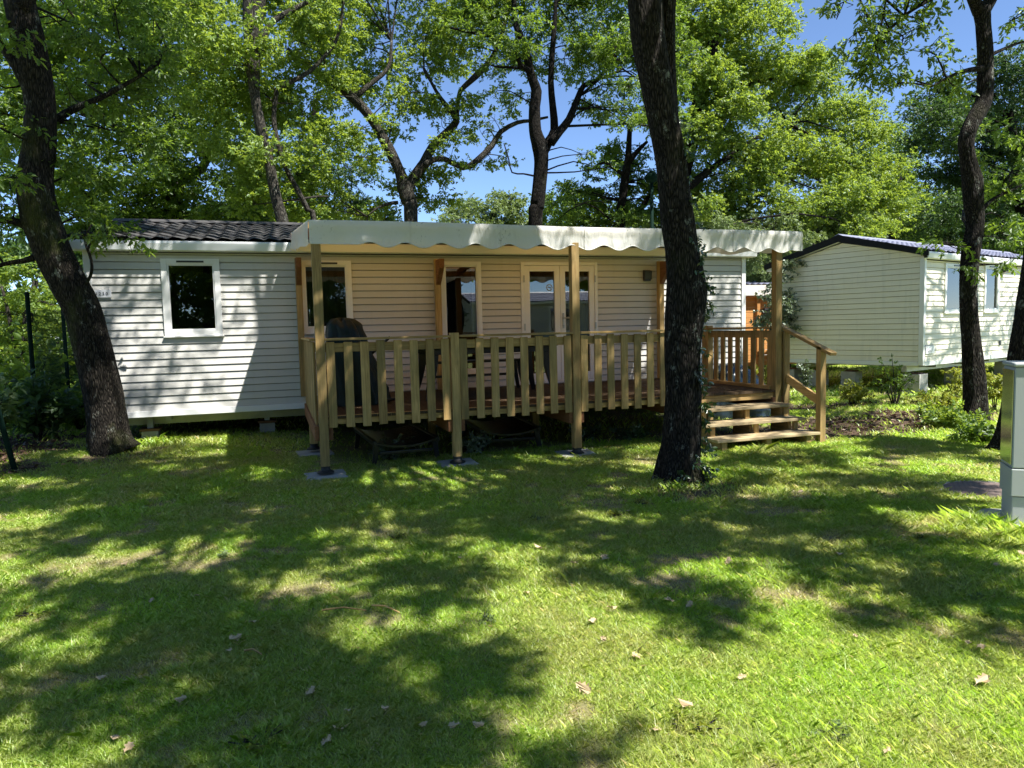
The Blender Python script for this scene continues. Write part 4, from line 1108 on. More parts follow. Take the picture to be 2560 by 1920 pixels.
# where the lawn lies in shade: (u, v, ru, rv) on the ground
for u, v, ru, rv in [(250,1062,250,22),(720,1052,190,22),(600,1092,200,18),(1100,1060,190,18),(1450,1045,200,20),(1950,1040,180,18),(900,1130,180,16),(1150,1110,160,14),(60,1080,140,18),(1800,1150,200,18),(1720,990,170,14),(1880,965,170,12),(2050,985,120,12),(150,1010,200,18),(480,1050,230,30),(330,1100,200,22),(950,1088,250,18),(1250,1020,110,22),(1350,1095,260,26),(1600,1105,240,30),(1840,1080,190,26),
                     (130,1165,170,22),(330,1125,130,18),(620,1125,160,20),(700,1205,280,28),(300,1255,280,32),(1040,1225,80,16),(940,1285,130,16),(1250,1150,160,16),(1500,1170,240,32),(1740,1225,250,36),(2000,1285,210,36),(2150,1335,110,30),(1950,1180,150,22),
                     (450,1335,330,46),(240,1415,280,44),(500,1470,240,44),(70,1330,90,32),(820,1420,100,26),(950,1400,110,24),(780,1505,150,38),(890,1555,180,38),(620,1585,190,38),(100,1540,140,34),(350,1550,90,24),(900,1640,140,26),(480,1650,190,20),(1300,1240,110,14),(1430,1300,110,16),(1640,1330,150,16),(1850,1350,120,16)]:
    g = on_ground(u/.864, v/.864); dd = depth_of(g)
    rx = ru/.864*dd/FPX; ry = (on_ground(u/.864, (v-rv)/.864)[1] - on_ground(u/.864, (v+rv)/.864)[1])/2
    H = rngT.uniform(5.2, 7.6); c = up_sun(g, H)
    (shade_front if c[1] > 0.3 else shade_behind).append((c, rx, max(.16, ry)))
def shade_clumps(cr, lst):
    """many small sprays over each shaded patch, so that its edge and its sun flecks are leafy"""
    for c, rx, ry in lst:
        for i in range(int(math.pi*rx*ry/.135) + 1):
            a, q = cr.rng.uniform(0, 2*math.pi), math.sqrt(cr.rng.uniform(0, 1))
            p = c + np.array([RIGHT[0], RIGHT[1], 0])*math.cos(a)*q*rx*.95 + np.array([FWD[0], FWD[1], 0])*math.sin(a)*q*ry*.9 + np.array([0, 0, cr.rng.normal(0, .3)])
            r = cr.rng.uniform(.13, .30); cr.clump(p, (r, r, .5*r), 1.55, nsub=3, flat=2.0)
shade_clumps(crF, shade_front)
# broken foliage higher over the terrace and the walls
for x, z, Yw, r, cv in [(-1.6, 1.9, 10, .35, .8), (-1.1, 1.2, 10, .3, .9), (-.9, 2.2, 10, .25, .8), (-1.3, .7, 10, .3, .7), (-.5, 1.7, 10, .2, .6), (1.0, 2.45, 7.3, .3, .7), (2.0, 2.45, 7.3, .3, .7), (3.0, 2.45, 7.3, .35, .7), (3.9, 2.4, 7.3, .25, .7), (5.0, 2.45, 7.3, .3, .7),
                        (.5, 1.3, 7.3, .45, 1.3), (1.2, .9, 7.3, .35, 1.2), (1.6, 1.1, 7.3, .3, 1.2), (2.1, 1.3, 7.3, .45, 1.3), (3.4, 1.2, 7.3, .45, 1.3), (4.1, .9, 7.3, .5, 1.3), (4.7, 1.2, 7.3, .4, 1.2), (3.0, .8, 7.3, .2, 1.0),
                        (6.4, 1.8, 10, .4, .9), (7.1, 1.6, 10, .35, .9), (6.8, 2.3, 10, .3, .9), (6.6, 1.1, 10, .35, .8), (4.9, .3, 6.8, .3, 1.0), (5.6, .4, 6.9, .35, 1.0), (5.9, 1.2, 7.0, .3, 1.1), (6.3, .6, 7.6, .4, 1.1)]:
    H = rngT.uniform(6.9, 9.4); crF.clump(up_sun((x, Yw, z), H), (r, r*.8, r*.6), cv*(.40 if Yw > 9 else .42))
for k in range(46):
    p = np.array([rngT.uniform(-1.5, 9), rngT.uniform(3.2, 10.5), rngT.uniform(8.2, 11.5)])
    q_ = p - SUN*(10 - p[1])/(-SUN[1])*-1 if False else p + SUN*((10.0 - p[1])/SUN[1])
    if -2.6 < q_[0] < .6 and .2 < q_[2] < 2.9: continue
    q_ = p - SUN*(p[2]/SUN[2])
    if 7.6 < q_[0] < 12.8 and 8.6 < q_[1] < 14: continue
    crF.clump(p, (rngT.uniform(.3, .6),)*2 + (.3,), .75)
for s_, z in [(.4, 2.0), (.55, 1.3), (.35, .8), (1.9, 1.2), (2.2, 2.2), (2.3, .9), (2.5, 1.7), (3.0, 1.2), (3.6, 1.9), (3.7, 1.1), (4.0, .7), (4.4, 1.6), (4.7, 2.2), (1.2, 1.2), (1.5, .8), (4.9, 1.0)]:
    q_ = (11.73 + math.cos(R(17.3))*s_, 10.40 + math.sin(R(17.3))*s_, z); r_ = rngT.uniform(.14, .3)
    crF.clump(up_sun(q_, rngT.uniform(6.5, 8.0)), (r_, r_, r_*1.5), .35)
top = L0[0][-1]
limbs = [L0, L1]
for ax, ay, az in ((6.5, 4.5, 8.4), (1.2, 4.2, 8.6), (4.6, 2.0, 8.4), (7.6, 2.0, 8.0), (2.4, 6.6, 9.0), (5.4, 7.2, 9.4)):
    a = top if ax < 4.6 else L1[0][-1]; e = np.array([ax, ay, az]); mid = (a+e)/2 + np.array([0, 0, .4])
    limbs.append(([a - np.array([0, 0, .3]), mid, e], [.13, .08, .035]))
oakF = tree('oak_tree', 'thick dark oak trunk with lichen and ivy standing in front of the terrace', 'tree', (L0[0][0][0], Y, -.02), limbs, crF, M['leaf'], M['bark'], trunk_sides=72, flare=.42, lump=.03, ridge=.05)
# ivy climbing its right side
iv = Crown(31, 'mid', .13); rg = np.random.default_rng(5)
tp, tr_ = smooth_path(L0[0], L0[1], .1)
ivV = []
for p, r in zip(tp, tr_):
    z = p[2]
    if z > 3.3: continue
    prob = 1.0 if z < .35 else (.9 if .5 < z < 1.35 else (.95 if 1.6 < z < 2.3 else .55))
    n = int(4*prob) if z > .35 else 7
    for _ in range(n):
        a = rg.normal(-.35, .32) if z > .35 else rg.uniform(-1.9, .5)
        q = p + np.array([RIGHT[0]*math.cos(a) + FWD[0]*math.sin(a), RIGHT[1]*math.cos(a) + FWD[1]*math.sin(a), 0])*(r*(1.08 if z > .35 else 1.3)) + rg.normal(0, .015, 3)
        iv.P.append(q[None]); iv.W.append(np.array([[math.atan2(RIGHT[1], RIGHT[0]) - math.pi/2 + rg.normal(0, 1), rg.uniform(-1.2, .3), rg.normal(0, .8), rg.uniform(.08, .17)]]))
V, F = iv.arrays(); ob = mesh_uniform('ivy', V - np.array(oakF.location), F, M['ivy'], oakF)

# --- the curved trunk on the right
Y = 7.17
L0 = px_limb([(2435, 1064, 54), (2436, 1030, 50), (2436, 1000, 47), (2433, 940, 44), (2428, 850, 40), (2423, 777, 38), (2422, 705, 38), (2428, 623, 41), (2437, 560, 37), (2432, 497, 42), (2430, 452, 44), (2419, 392, 36), (2416, 347, 38), (2433, 301, 38), (2450, 271, 38), (2460, 241, 38), (2462, 181, 36), (2462, 120, 35), (2458, 60, 34), (2454, 18, 40)], Y)
L1 = px_limb([(2450, 30, 30), (2430, -10, 24), (2400, -80, 22), (2350, -180, 18), (2300, -300, 12)], Y); L2 = px_limb([(2458, 30, 30), (2484, -20, 28), (2510, -100, 24), (2560, -230, 16)], Y)
L3 = px_limb([(2420, -60, 14), (2340, -10, 10), (2260, 40, 8), (2190, 110, 5)], Y-.2); L4 = px_limb([(2455, 170, 14), (2400, 180, 8), (2330, 215, 4)], Y-.2)
L5 = px_limb([(2440, 545, 14), (2480, 500, 9), (2540, 470, 6), (2620, 430, 4)], Y); L6 = px_limb([(2470, 140, 10), (2540, 110, 6), (2620, 90, 3)], Y)
cr = Crown(13, 'oak', 0.225)
fill(cr, [(-40, 2090, 2440), (20, 2090, 2330), (75, 2120, 2350), (130, 2090, 2330), (180, 2130, 2270), (212, 2190, 2250)], Y-.2, 38, .55, .4, droop=.25)
fill(cr, [(185, 2345, 2440), (205, 2330, 2390)], Y-.2, 24, .6, .2, droop=.3)
fill(cr, [(50, 2490, 2530), (300, 2400, 2460), (330, 2440, 2560), (410, 2440, 2600), (480, 2460, 2600), (560, 2470, 2600), (610, 2480, 2580)], Y+.3, 42, .5, .6, droop=.2)
fill(cr, [(620, 2350, 2380), (665, 2400, 2416), (660, 2500, 2530)], Y-.2, 22, .7, .1, droop=.3)
for p in ((9.5, 5.5, 7.4), (10.8, 6.2, 7.0), (9.0, 6.8, 7.6), (11.8, 7.0, 7.8), (12.6, 6.2, 8.2), (11.2, 5.0, 8.0), (13.6, 7.4, 8.2), (10.2, 7.8, 8.2), (12.4, 8.0, 8.6)): cr.clump(p, (.5, .45, .35), .75)
tree('oak_tree', 'slender curved oak with lichen spots in front of the cream mobile home', 'tree', (L0[0][0][0], Y, -.02), [L0, L1, L2, L3, L4, L5, L6], cr, M['leaf'], M['bark'], trunk_sides=56, ridge=.045, flare=.45)

# --- trunk cut by the right edge of the picture
Y = 5.5
L0 = px_limb([(2535, 1130, 84), (2540, 1080, 74), (2552, 980, 70), (2562, 890, 70), (2580, 760, 68), (2595, 650, 66), (2610, 500, 62), (2610, 300, 60), (2620, 0, 54), (2640, -300, 40)], Y)
cr = Crown(14, 'oak', 0.282)
for k in range(12):
    p = L0[0][-1] + np.array([rngT.uniform(-2.2, 2.2), rngT.uniform(-2.2, 1.8), rngT.uniform(-.3, 2)]); cr.clump(p, (.5, .5, .35), .8)
tree('oak_tree', 'dark leaning trunk just behind the utility cabinet at the right edge', 'tree', (L0[0][0][0], Y, -.02), [L0], cr, M['leaf'], M['bark'], trunk_sides=56, ridge=.045, flare=.45)

# --- behind the white home: pale tall trunk at the left
Y = 15.6
L0 = px_limb([(690, 1000, 34), (705, 640, 31)] + T1((1740, 1390, 70), (1692, 1200, 65), (1655, 1000, 60), (1605, 800, 70), (1570, 600, 62), (1555, 400, 88), (1550, 200, 110), (1560, 0, 130), (1600, -200, 90), (1640, -420, 60)), Y)
L1 = px_limb(T1((1940, 1420, 36), (1890, 1290, 34), (1820, 1150, 34), (1750, 1020, 32), (1702, 850, 30), (1682, 720, 30), (1700, 560, 30), (1740, 525, 30), (1900, 440, 26), (2060, 260, 22), (2100, 100, 18), (2110, -60, 12)), Y+.4)
L2 = px_limb(T1((1600, 320, 50), (1650, 160, 40), (1800, 60, 30), (2000, -40, 20)), Y)
cr = Crown(15, 'mid', 0.225)
fill(cr, [(-90, 430, 900), (0, 420, 900), (90, 430, 860), (180, 450, 820), (270, 520, 800), (350, 560, 780)], Y+.6, 75, .9, 1.4)
fill(cr, [(430, 520, 800), (510, 600, 830)], Y+1.6, 70, .9, 1.0)
L1[0].insert(0, at(798, 1000, Y+.4)); L1[1].insert(0, .16)
tree('oak_tree', 'tall pale-barked tree rising behind the roof of the white home, left of the awning', 'tree', (L0[0][0][0], Y, 0), [L0, L1, L2], cr, M['leaf_bright'], M['bark_grey'], BACK)

# --- forked oak in the middle
Y = 18.2
L0 = px_limb([(1024, 1000, 40)] + T2((558, 1360, 86), (545, 1240, 84), (520, 1150, 95), (490, 1060, 62), (440, 950, 64), (382, 840, 62), (310, 720, 58), (200, 600, 62), (50, 490, 52), (-60, 420, 40), (-200, 300, 26)), Y)
L1 = px_limb(T2((530, 1180, 66), (585, 1080, 62), (640, 1000, 62), (692, 900, 58), (790, 805, 52), (838, 745, 44), (810, 690, 34), (740, 600, 26), (692, 520, 20), (640, 420, 14)), Y)
L2 = px_limb(T2((645, 1020, 40), (690, 985, 38), (765, 978, 36), (880, 1030, 40), (960, 990, 40), (1055, 895, 36), (1110, 810, 32), (1215, 752, 26), (1290, 742, 20), (1400, 720, 14)), Y-.3)
L3 = px_limb(T2((838, 740, 30), (850, 640, 22), (862, 560, 30), (960, 465, 42), (1050, 370, 36), (1100, 260, 30), (1135, 150, 22), (1170, 20, 16)), Y)
L4 = px_limb(T2((205, 605, 40), (300, 525, 34), (420, 415, 24), (440, 250, 16)), Y); L5 = px_limb(T2((480, 1245, 24), (430, 1250, 22), (350, 1280, 14), (290, 1330, 8)), Y)
L6 = px_limb(T2((835, 730, 18), (770, 660, 14), (700, 540, 12), (640, 440, 9)), Y+.2)
cr = Crown(16, 'mid', 0.225)
fill(cr, [(-90, 800, 1260), (0, 790, 1250), (85, 800, 1230), (165, 800, 1180), (225, 800, 1020)], Y+.6, 62, .95, 1.4)
fill(cr, [(240, 810, 900), (250, 960, 1170), (320, 830, 1000), (310, 1060, 1180), (385, 1080, 1160), (390, 840, 960)], Y, 46, .62, 1.0)
fill(cr, [(455, 800, 880), (450, 960, 1110), (500, 1030, 1140), (520, 760, 960)], Y+.6, 40, .8, .8)
fill(cr, [(300, 1190, 1290), (345, 1180, 1260), (405, 1150, 1290)], Y, 26, .35, .6)
tree('oak_tree', 'forked oak with long crooked limbs against the blue sky behind the awning', 'tree', (L0[0][0][0], Y, 0), [L0, L1, L2, L3, L4, L5, L6], cr, M['leaf_bright'], M['bark_grey'], BACK)

# --- black trunk right of it
Y = 16.2
L0 = px_limb([(1338, 1000, 36)] + T2((1325, 1390, 82), (1335, 1270, 84), (1348, 1130, 86), (1358, 1000, 90), (1350, 900, 100), (1322, 800, 78), (1318, 650, 72), (1330, 560, 70), (1295, 455, 56), (1262, 300, 46), (1205, 150, 38), (1190, 0, 30), (1180, -160, 20)), Y)
L1 = px_limb(T2((1375, 930, 60), (1405, 870, 56), (1440, 800, 52), (1430, 650, 44), (1418, 500, 40), (1430, 300, 34), (1445, 100, 28), (1450, -60, 20)), Y+.2)
L2 = px_limb(T2((1420, 880, 56), (1470, 810, 50), (1530, 735, 44), (1585, 600, 36), (1622, 525, 32), (1700, 490, 22), (1790, 380, 14)), Y)
L3 = px_limb(T2((1300, 440, 36), (1228, 395, 30), (1195, 270, 26), (1100, 235, 22), (960, 205, 20), (800, 170, 14)), Y-.2); L4 = px_limb(T2((1280, 420, 16), (1190, 415, 16), (1090, 410, 12), (1050, 400, 8)), Y)
L5 = px_limb(T2((1310, 1080, 12), (1250, 1068, 10), (1180, 1060, 10), (1160, 980, 9), (1130, 880, 7)), Y-.3)
cr = Crown(17, 'oak', 0.250)
fill(cr, [(-80, 1130, 1720), (0, 1140, 1720), (75, 1180, 1720), (145, 1200, 1720)], Y+.3, 60, 1.1, 1.4)
fill(cr, [(215, 1440, 1720), (280, 1470, 1700), (320, 1540, 1720), (240, 1220, 1330)], Y, 44, 1.0, 1.0)
fill(cr, [(385, 1430, 1500), (420, 1480, 1540)], Y-.3, 24, .45, .3)
tree('oak_tree', 'blackish trunk rising behind the middle of the awning and forking high up', 'tree', (L0[0][0][0], Y, 0), [L0, L1, L2, L3, L4, L5], cr, M['leaf'], M['bark_black'], BACK)

# --- thin tree between the two dark trunks
Y = 19.5
L0 = px_limb([(1548, 1000, 24)] + T2((1845, 1400, 56), (1862, 1200, 52), (1880, 1060, 50), (1895, 960, 40), (1900, 850, 32), (1910, 720, 22)), Y)
L1 = px_limb(T2((1875, 1080, 28), (1800, 1030, 22), (1750, 1000, 18), (1690, 1020, 12)), Y); L2 = px_limb(T2((1895, 1000, 34), (1950, 930, 28), (2010, 870, 18)), Y)
cr = Crown(18, 'mid', 0.225)
fill(cr, [(380, 1500, 1580), (425, 1470, 1680), (470, 1400, 1700), (520, 1360, 1700), (555, 1370, 1700)], Y+.5, 40, .85, 1.0)
tree('oak_tree', 'small twisted tree behind the awning between the two dark trunks', 'tree', (L0[0][0][0], Y, 0), [L0, L1, L2], cr, M['leaf'], M['bark_black'], BACK)
Y = 20.5
L0 = px_limb([(1585, 1000, 22)] + T2((1940, 1400, 42), (1965, 1300, 38), (2000, 1240, 30), (2050, 1150, 22), (2110, 1060, 14)), Y)
cr = Crown(19, 'mid', 0.281)
fill(cr, [(440, 1600, 1740), (500, 1580, 1740), (550, 1560, 1740)], Y+.8, 48, .9, 1.0)
tree('sapling_tree', 'thin crooked stem behind the awning beside the green lamp post', 'tree', (L0[0][0][0], Y, 0), [L0], cr, M['leaf_bright'], M['bark_black'], BACK)

# --- broad bright crown on the right, its trunk behind the thick front one
Y = 18.5
L0 = px_limb([(1690, 1000, 50), (1672, 560, 44), (1690, 480, 44), (1720, 380, 40), (1760, 200, 34), (1800, 40, 26), (1830, -120, 18)], Y)
L1 = px_limb(T3((100, 1180, 60), (190, 1115, 56), (300, 1030, 44), (420, 950, 34), (560, 850, 24), (760, 760, 16)), Y-.4)
L2 = px_limb([(1740, 290, 28), (1840, 220, 20), (1950, 190, 12)], Y)
cr = Crown(20, 'mid', 0.236)
fill(cr, [(-80, 1680, 1900), (0, 1690, 1930), (80, 1690, 1960), (150, 1690, 2030), (220, 1700, 2090), (290, 1700, 2130), (360, 1710, 2170), (430, 1720, 2200), (500, 1730, 2230), (560, 1750, 2250)], Y, 66, 1.6, 1.3)
tree('oak_tree', 'broad bright green crown filling the sky right of the thick front trunk', 'tree', (L0[0][0][0], Y, 0), [L0, L1, L2], cr, M['leaf_bright'], M['bark_black'], BACK)
Y = 25
L0 = px_limb([(2230, 1000, 34), (2230, 600, 32), (2240, 480, 26), (2250, 380, 16)], Y)
cr = Crown(21, 'mid', 0.270)
fill(cr, [(310, 2190, 2230), (370, 2140, 2290), (430, 2110, 2330), (490, 2100, 2370), (550, 2100, 2400), (600, 2100, 2430)], Y, 52, 1.1, 1.6)
tree('oak_tree', 'rounded tree seen beyond the ridge of the cream mobile home', 'tree', (L0[0][0][0], Y, 0), [L0], cr, M['leaf'], M['bark_black'], BACK)
Y = 19
L0 = px_limb([(2590, 1000, 40), (2570, 600, 38), (2540, 400, 32), (2520, 280, 22)], Y)
cr = Crown(22, 'mid', 0.247)
fill(cr, [(170, 2500, 2620), (230, 2320, 2380), (240, 2400, 2640), (300, 2290, 2660), (370, 2270, 2680), (440, 2290, 2690), (510, 2310, 2690), (575, 2290, 2690), (620, 2400, 2690)], Y, 58, 1.3, 1.2)
tree('oak_tree', 'dense dark green tree behind the cream mobile home at the right edge', 'tree', (L0[0][0][0], Y, 0), [L0], cr, M['leaf_dark'], M['bark_black'], BACK)
Y = 17.3
L0 = px_limb([(1960, 1000, 16), (1955, 760, 14), (1950, 640, 10), (1930, 560, 6)], Y); L1 = px_limb([(1960, 980, 12), (2010, 700, 9), (2040, 590, 5)], Y)
cr = Crown(23, 'mid', 0.191)
fill(cr, [(560, 1780, 2080), (610, 1760, 2090), (655, 1830, 2020), (690, 1860, 1990), (560, 2090, 2180)], Y, 44, 1.25, .8, droop=.5)
tree('willow_tree', 'pale yellowish feathery tree behind the right end of the awning', 'tree', (L0[0][0][0], Y, 0), [L0, L1], cr, M['leaf_pale'], M['bark_grey'], BACK)
# light green tops just over the roofs in the middle
Y = 27
L0 = px_limb([(1240, 1000, 24), (1230, 600, 20), (1235, 520, 12)], Y)
cr = Crown(24, 'mid', 0.258)
fill(cr, [(500, 1190, 1290), (535, 1130, 1330), (575, 1060, 1380), (610, 1060, 1380)], Y, 36, 1.4, 1.2)
tree('young_tree', 'sunny light green treetop low in the sky gap over the awning', 'tree', (L0[0][0][0], Y, 0), [L0], cr, M['leaf_pale'], M['bark_grey'], BACK)
Y = 24
L0 = px_limb([(1440, 1000, 24), (1430, 600, 20), (1440, 500, 10)], Y); L1 = px_limb(T2((1480, 1390, 20), (1490, 1330, 18), (1550, 1330, 14), (1570, 1250, 10)), Y-1)
cr = Crown(25, 'mid', 0.247)
fill(cr, [(480, 1400, 1460), (515, 1370, 1540), (555, 1370, 1560), (600, 1370, 1560)], Y, 36, 1.1, 1.0)
tree('young_tree', 'leafy low tree over the awning just right of the blackish forked trunk', 'tree', (L0[0][0][0], Y, 0), [L0, L1], cr, M['leaf'], M['bark_black'], BACK)

# --- left background, behind the tiled roof
Y = 21
L0 = px_limb([(420, 1000, 44), (430, 560, 40), (445, 430, 36), (400, 395, 26), (350, 370, 24), (300, 330, 18)], Y); L1 = px_limb([(440, 440, 26), (500, 425, 22), (540, 330, 16), (560, 200, 10)], Y)
cr = Crown(26, 'mid', 0.247)
fill(cr, [(-80, 0, 520), (10, -40, 540), (100, -40, 560), (190, -40, 600), (280, -40, 620), (370, -30, 640), (450, 60, 660), (520, 120, 700), (570, 160, 760)], Y, 76, 1.15, 1.6)
tree('oak_tree', 'dense green oak behind the tiled roof at the left with one pale broken limb', 'tree', (L0[0][0][0], Y, 0), [L0, L1], cr, M['leaf'], M['bark_grey'], BACK)
Y = 24
L0 = px_limb([(760, 1000, 40), (770, 560, 36), (775, 400, 26), (790, 250, 14)], Y)
cr = Crown(27, 'mid', 0.258)
fill(cr, [(380, 620, 860), (440, 600, 900), (500, 560, 960), (550, 560, 1000), (290, 640, 800)], Y, 62, .9, 1.4)
tree('oak_tree', 'dark leafy tree filling in behind the left end of the awning', 'tree', (L0[0][0][0], Y, 0), [L0], cr, M['leaf_dark'], M['bark_black'], BACK)
Y = 17
L0 = px_limb([(60, 1000, 22), (70, 800, 20), (90, 700, 12)], Y); L1 = px_limb([(60, 960, 14), (20, 780, 9), (0, 700, 5)], Y)
cr = Crown(28, 'mid', 0.214)
fill(cr, [(690, -40, 160), (740, -60, 200), (800, -60, 240), (860, -60, 260), (930, -60, 260), (990, -60, 260)], Y, 56, .95, 1.0)
tree('hazel_tree', 'bushy light green hazel beyond the wire fence at the left', 'tree', (L0[0][0][0], Y, 0), [L0, L1], cr, M['leaf_bright'], M['bark_grey'])

# far wood closing the view
cr = Crown(29, 'mid', 1.5)
f2 = FWD[:2]/np.linalg.norm(FWD[:2]); r2 = np.array([f2[1], -f2[0]])
for k in range(150):
    d = cr.rng.uniform(44, 62); l_ = cr.rng.uniform(-1.0, 1.0)*d; h_ = cr.rng.uniform(.6, 4.6) if abs(l_/d) < .25 else cr.rng.uniform(.6, 8.5)
    cr.clump((f2[0]*d + r2[0]*l_, f2[1]*d + r2[1]*l_, h_), (2.4, 2.0, 1.8), 1.1)
V, F = cr.arrays(); tag(mesh_uniform('far_wood', V, F, M['leaf_dark']), 'far green wood closing the view behind everything', 'wood', kind='stuff')

# --- trees behind the viewpoint: their leaves shade the lawn and show in the panes
cr = Crown(41, 'oak', 0.268); shade_clumps(cr, shade_behind)
b0 = np.array([-0.6, -4.2, 0.0])
L0 = ([b0, b0+(0, .1, 1.5), b0+(-.2, .2, 3.4), b0+(-.1, .5, 5.2), b0+(.1, .9, 6.8)], [.24, .20, .18, .15, .10])
lim = [L0] + [([b0+(-.1, .4, 5.0), b0+(dx*.5, dy*.5+.5, 6.3), b0+(dx, dy, dz)], [.10, .07, .03]) for dx, dy, dz in ((-1.2, 2.8, 7.6), (1.2, 3.6, 8), (-1.9, 1.8, 8.0), (-3, .4, 8), (.2, 2.2, 8.4))]
for k in range(10): cr.clump(b0 + np.array([rngT.uniform(-4.5, 2.0), rngT.uniform(-3.5, -1.0), rngT.uniform(6.5, 9)]), (.8, .8, .5), .9)
tree('oak_tree', 'oak behind the viewpoint whose leaves throw the dappled shade on the near lawn', 'tree', b0, lim, cr, M['leaf'], M['bark'], 'trees across the lane', twigs=False)
proto = None
for k, (x, y, s) in enumerate([(9, -33, 1.0), (17, -36, 1.15), (3, -38, 1.1), (26, -34, 1.0), (12, -46, 1.3), (-6, -30, 1.2), (-9, -14, 1.1), (-15, -20, 1.3), (-3, -18, 1.0), (-12, -5, 1.0), (4, -17, 1.05), (22, -17, 1.1), (30, -8, 1.1), (-20, -9, 1.2), (-10, -27, 1.3), (22, -45, 1.4), (2, -27, 1.1)]):  # mirrored trees; nearer copies added to shut out sky and deepen shade
    if proto is None:
        cr = Crown(42, 'mid', .8)
        for q in range(46):
            a, e = rngT.uniform(0, 2*math.pi), rngT.uniform(-.6, 1); cr.clump(np.array([9, -33, 6.2]) + np.array([math.cos(a)*2.9*math.cos(e), math.sin(a)*2.9*math.cos(e), 2.6*math.sin(e)])*rngT.uniform(.5, 1), (1, 1, .75), 1.1)
        b = np.array([9, -33, 0.]); proto = tree('oak_tree', 'leafy tree across the lane, mirrored in the terrace door panes, in a row filled out to darken them', 'tree', b, [([b, b+(.1, 0, 3), b+(0, .1, 6.5)], [.22, .17, .08])], cr, M['leaf_bright'], M['bark_grey'], 'trees across the lane', sides=7, trunk_sides=10)
        o = proto
    else: o = copy_tree(proto)
    o.location = (x, y, 0); o.scale = (s, s, s); o.rotation_euler = (0, 0, k*1.3)
cr = Crown(43, 'mid', .7)  # leaf row added out of view to darken the pane reflections
for k in range(150):
    a = rngT.uniform(0, 1); x, y = (-26 + 66*a, -41)
    cr.clump((x, y + rngT.uniform(-.6, .6), rngT.uniform(.5, 3.4)), (1.2, .8, .9), .7)
V, F = cr.arrays(); tag(mesh_uniform('added_hedge', V, F, M['leaf_dark']), 'tall dark leaf row across the lane, added to darken the mirrored panes', 'added_hedge')
cr = Crown(44, 'mid', .5)  # nearer row, added to keep bright sky out of the left panes
for k in range(110):
    a = rngT.uniform(0, 1); cr.clump((-20 + 24.5*a, -13.5 - 1.5*a + rngT.uniform(-.6, .6), rngT.uniform(.5, 4.6)), (1.1, .8, .9), .8)
V, F = cr.arrays(); tag(mesh_uniform('added_hedge', V, F, M['leaf']), 'tall leaf row behind the viewpoint, added to block sky mirrored in the left windows of the white home', 'added_hedge')
h4 = mobile_home('mobile_home', 'pale mobile home across the lane, mirrored in the terrace door', (16.5, -10.5, 0), R(184), 8.0, 3.8, .5, 2.5, 3.1, [(.9, 1.7, 1.4, 2.4), (3.2, 4.4, 1.2, 2.4)], [], M['siding'], M['roof_blue'], .125, rows=5)
framed_window(h4, .9, 1.7, 1.4, 2.4); framed_window(h4, 3.2, 4.4, 1.2, 2.4)
h5 = mobile_home('mobile_home', 'farther pale mobile home across the lane, mirrored in the tall terrace window', (15.5, -23.0, 0), R(176), 8.0, 3.8, .5, 2.5, 3.1, [(3.6, 4.3, 1.4, 2.4), (6.6, 7.3, 1.4, 2.4)], [], M['siding'], M['roof_blue'], .125, rows=5)
framed_window(h5, 3.6, 4.3, 1.4, 2.4); framed_window(h5, 6.6, 7.3, 1.4, 2.4)

# ------------------------------------------------------------------ shrubs, plants, litter
def shrub(name, label, cat, x, y, h, spread, n, size, mat, seed, style='mid', group=None, per=7, z=None, upright=.5, low=.25, bark='bark_grey'):
    rg = np.random.default_rng(seed); g0 = float(gz(x, y)) if z is None else z
    root = tag(empty(name, (x, y, g0)), label, cat, group); mb = MB(); cr = Crown(seed, style, size)
    for i in range(n):
        a = rg.uniform(0, 2*math.pi); r = spread*rg.uniform(.2, 1)**.7; hh = h*rg.uniform(.55, 1.05)*(1 - .35*(r/spread)**2)
        tip = np.array([math.cos(a)*r, math.sin(a)*r, hh]); mid = tip*np.array([.35, .35, .55])
        mb.tube([np.array([math.cos(a)*.02, math.sin(a)*.02, -.02]), mid, tip], [.006+.006*h, .005+.003*h, .002], 5, False)
        for k in range(per):
            t = low + (1-low)*(k+.5)/per; q = np.array([0, 0, -.02])*(1-t)**2 + 2*mid*t*(1-t) + tip*t*t
            cr.P.append((q + rg.normal(0, .03*spread, 3))[None]); cr.W.append(np.array([[rg.uniform(0, 6.28), rg.normal(upright*.8, .45), rg.normal(0, .6), size*rg.uniform(.7, 1.25)]]))
    mb.build('stems', M[bark], root); V, F = cr.arrays(); mesh_uniform('foliage', V, F, M[mat], root)
    return root
UG = 'undergrowth along the wire fence'
for i, (x, y, h_, s, n, sz, mt, lab) in enumerate([(-3.05, 10.9, .95, .55, 16, .30, 'leaf_dark', 'dark leafy shrub at the fence just left of the leaning trunk'), (-3.5, 10.1, .8, .6, 18, .28, 'leaf', 'mid green shrub with drooping leaves in front of the fence'),
        (-4.1, 9.7, 1.0, .6, 18, .32, 'leaf_dark', 'tall dark shrub in the left corner before the wire fence'), (-3.4, 9.3, .45, .5, 14, .22, 'leaf_dark', 'low dark bush at the edge of the leaf litter'), (-4.3, 8.7, .62, .5, 16, .26, 'leaf_bright', 'light green bush cut by the left edge of the picture'),
        (-2.75, 11.8, .75, .45, 14, .26, 'leaf', 'green shrub behind the leaning trunk against the fence'), (-3.6, 12.6, 1.25, .7, 20, .36, 'leaf_bright', 'bright tall shrub on the far side of the wire fence'), (-3.9, 14.2, 1.6, .9, 24, .42, 'leaf', 'big loose bush beyond the fence at the left'),
        (-2.4, 14.6, 1.5, .9, 22, .42, 'leaf_dark', 'dark bush beyond the fence beside the white home')]):
    shrub('shrub', lab, 'shrub', x, y, h_, s, n, sz, mt, 60+i, group=UG)
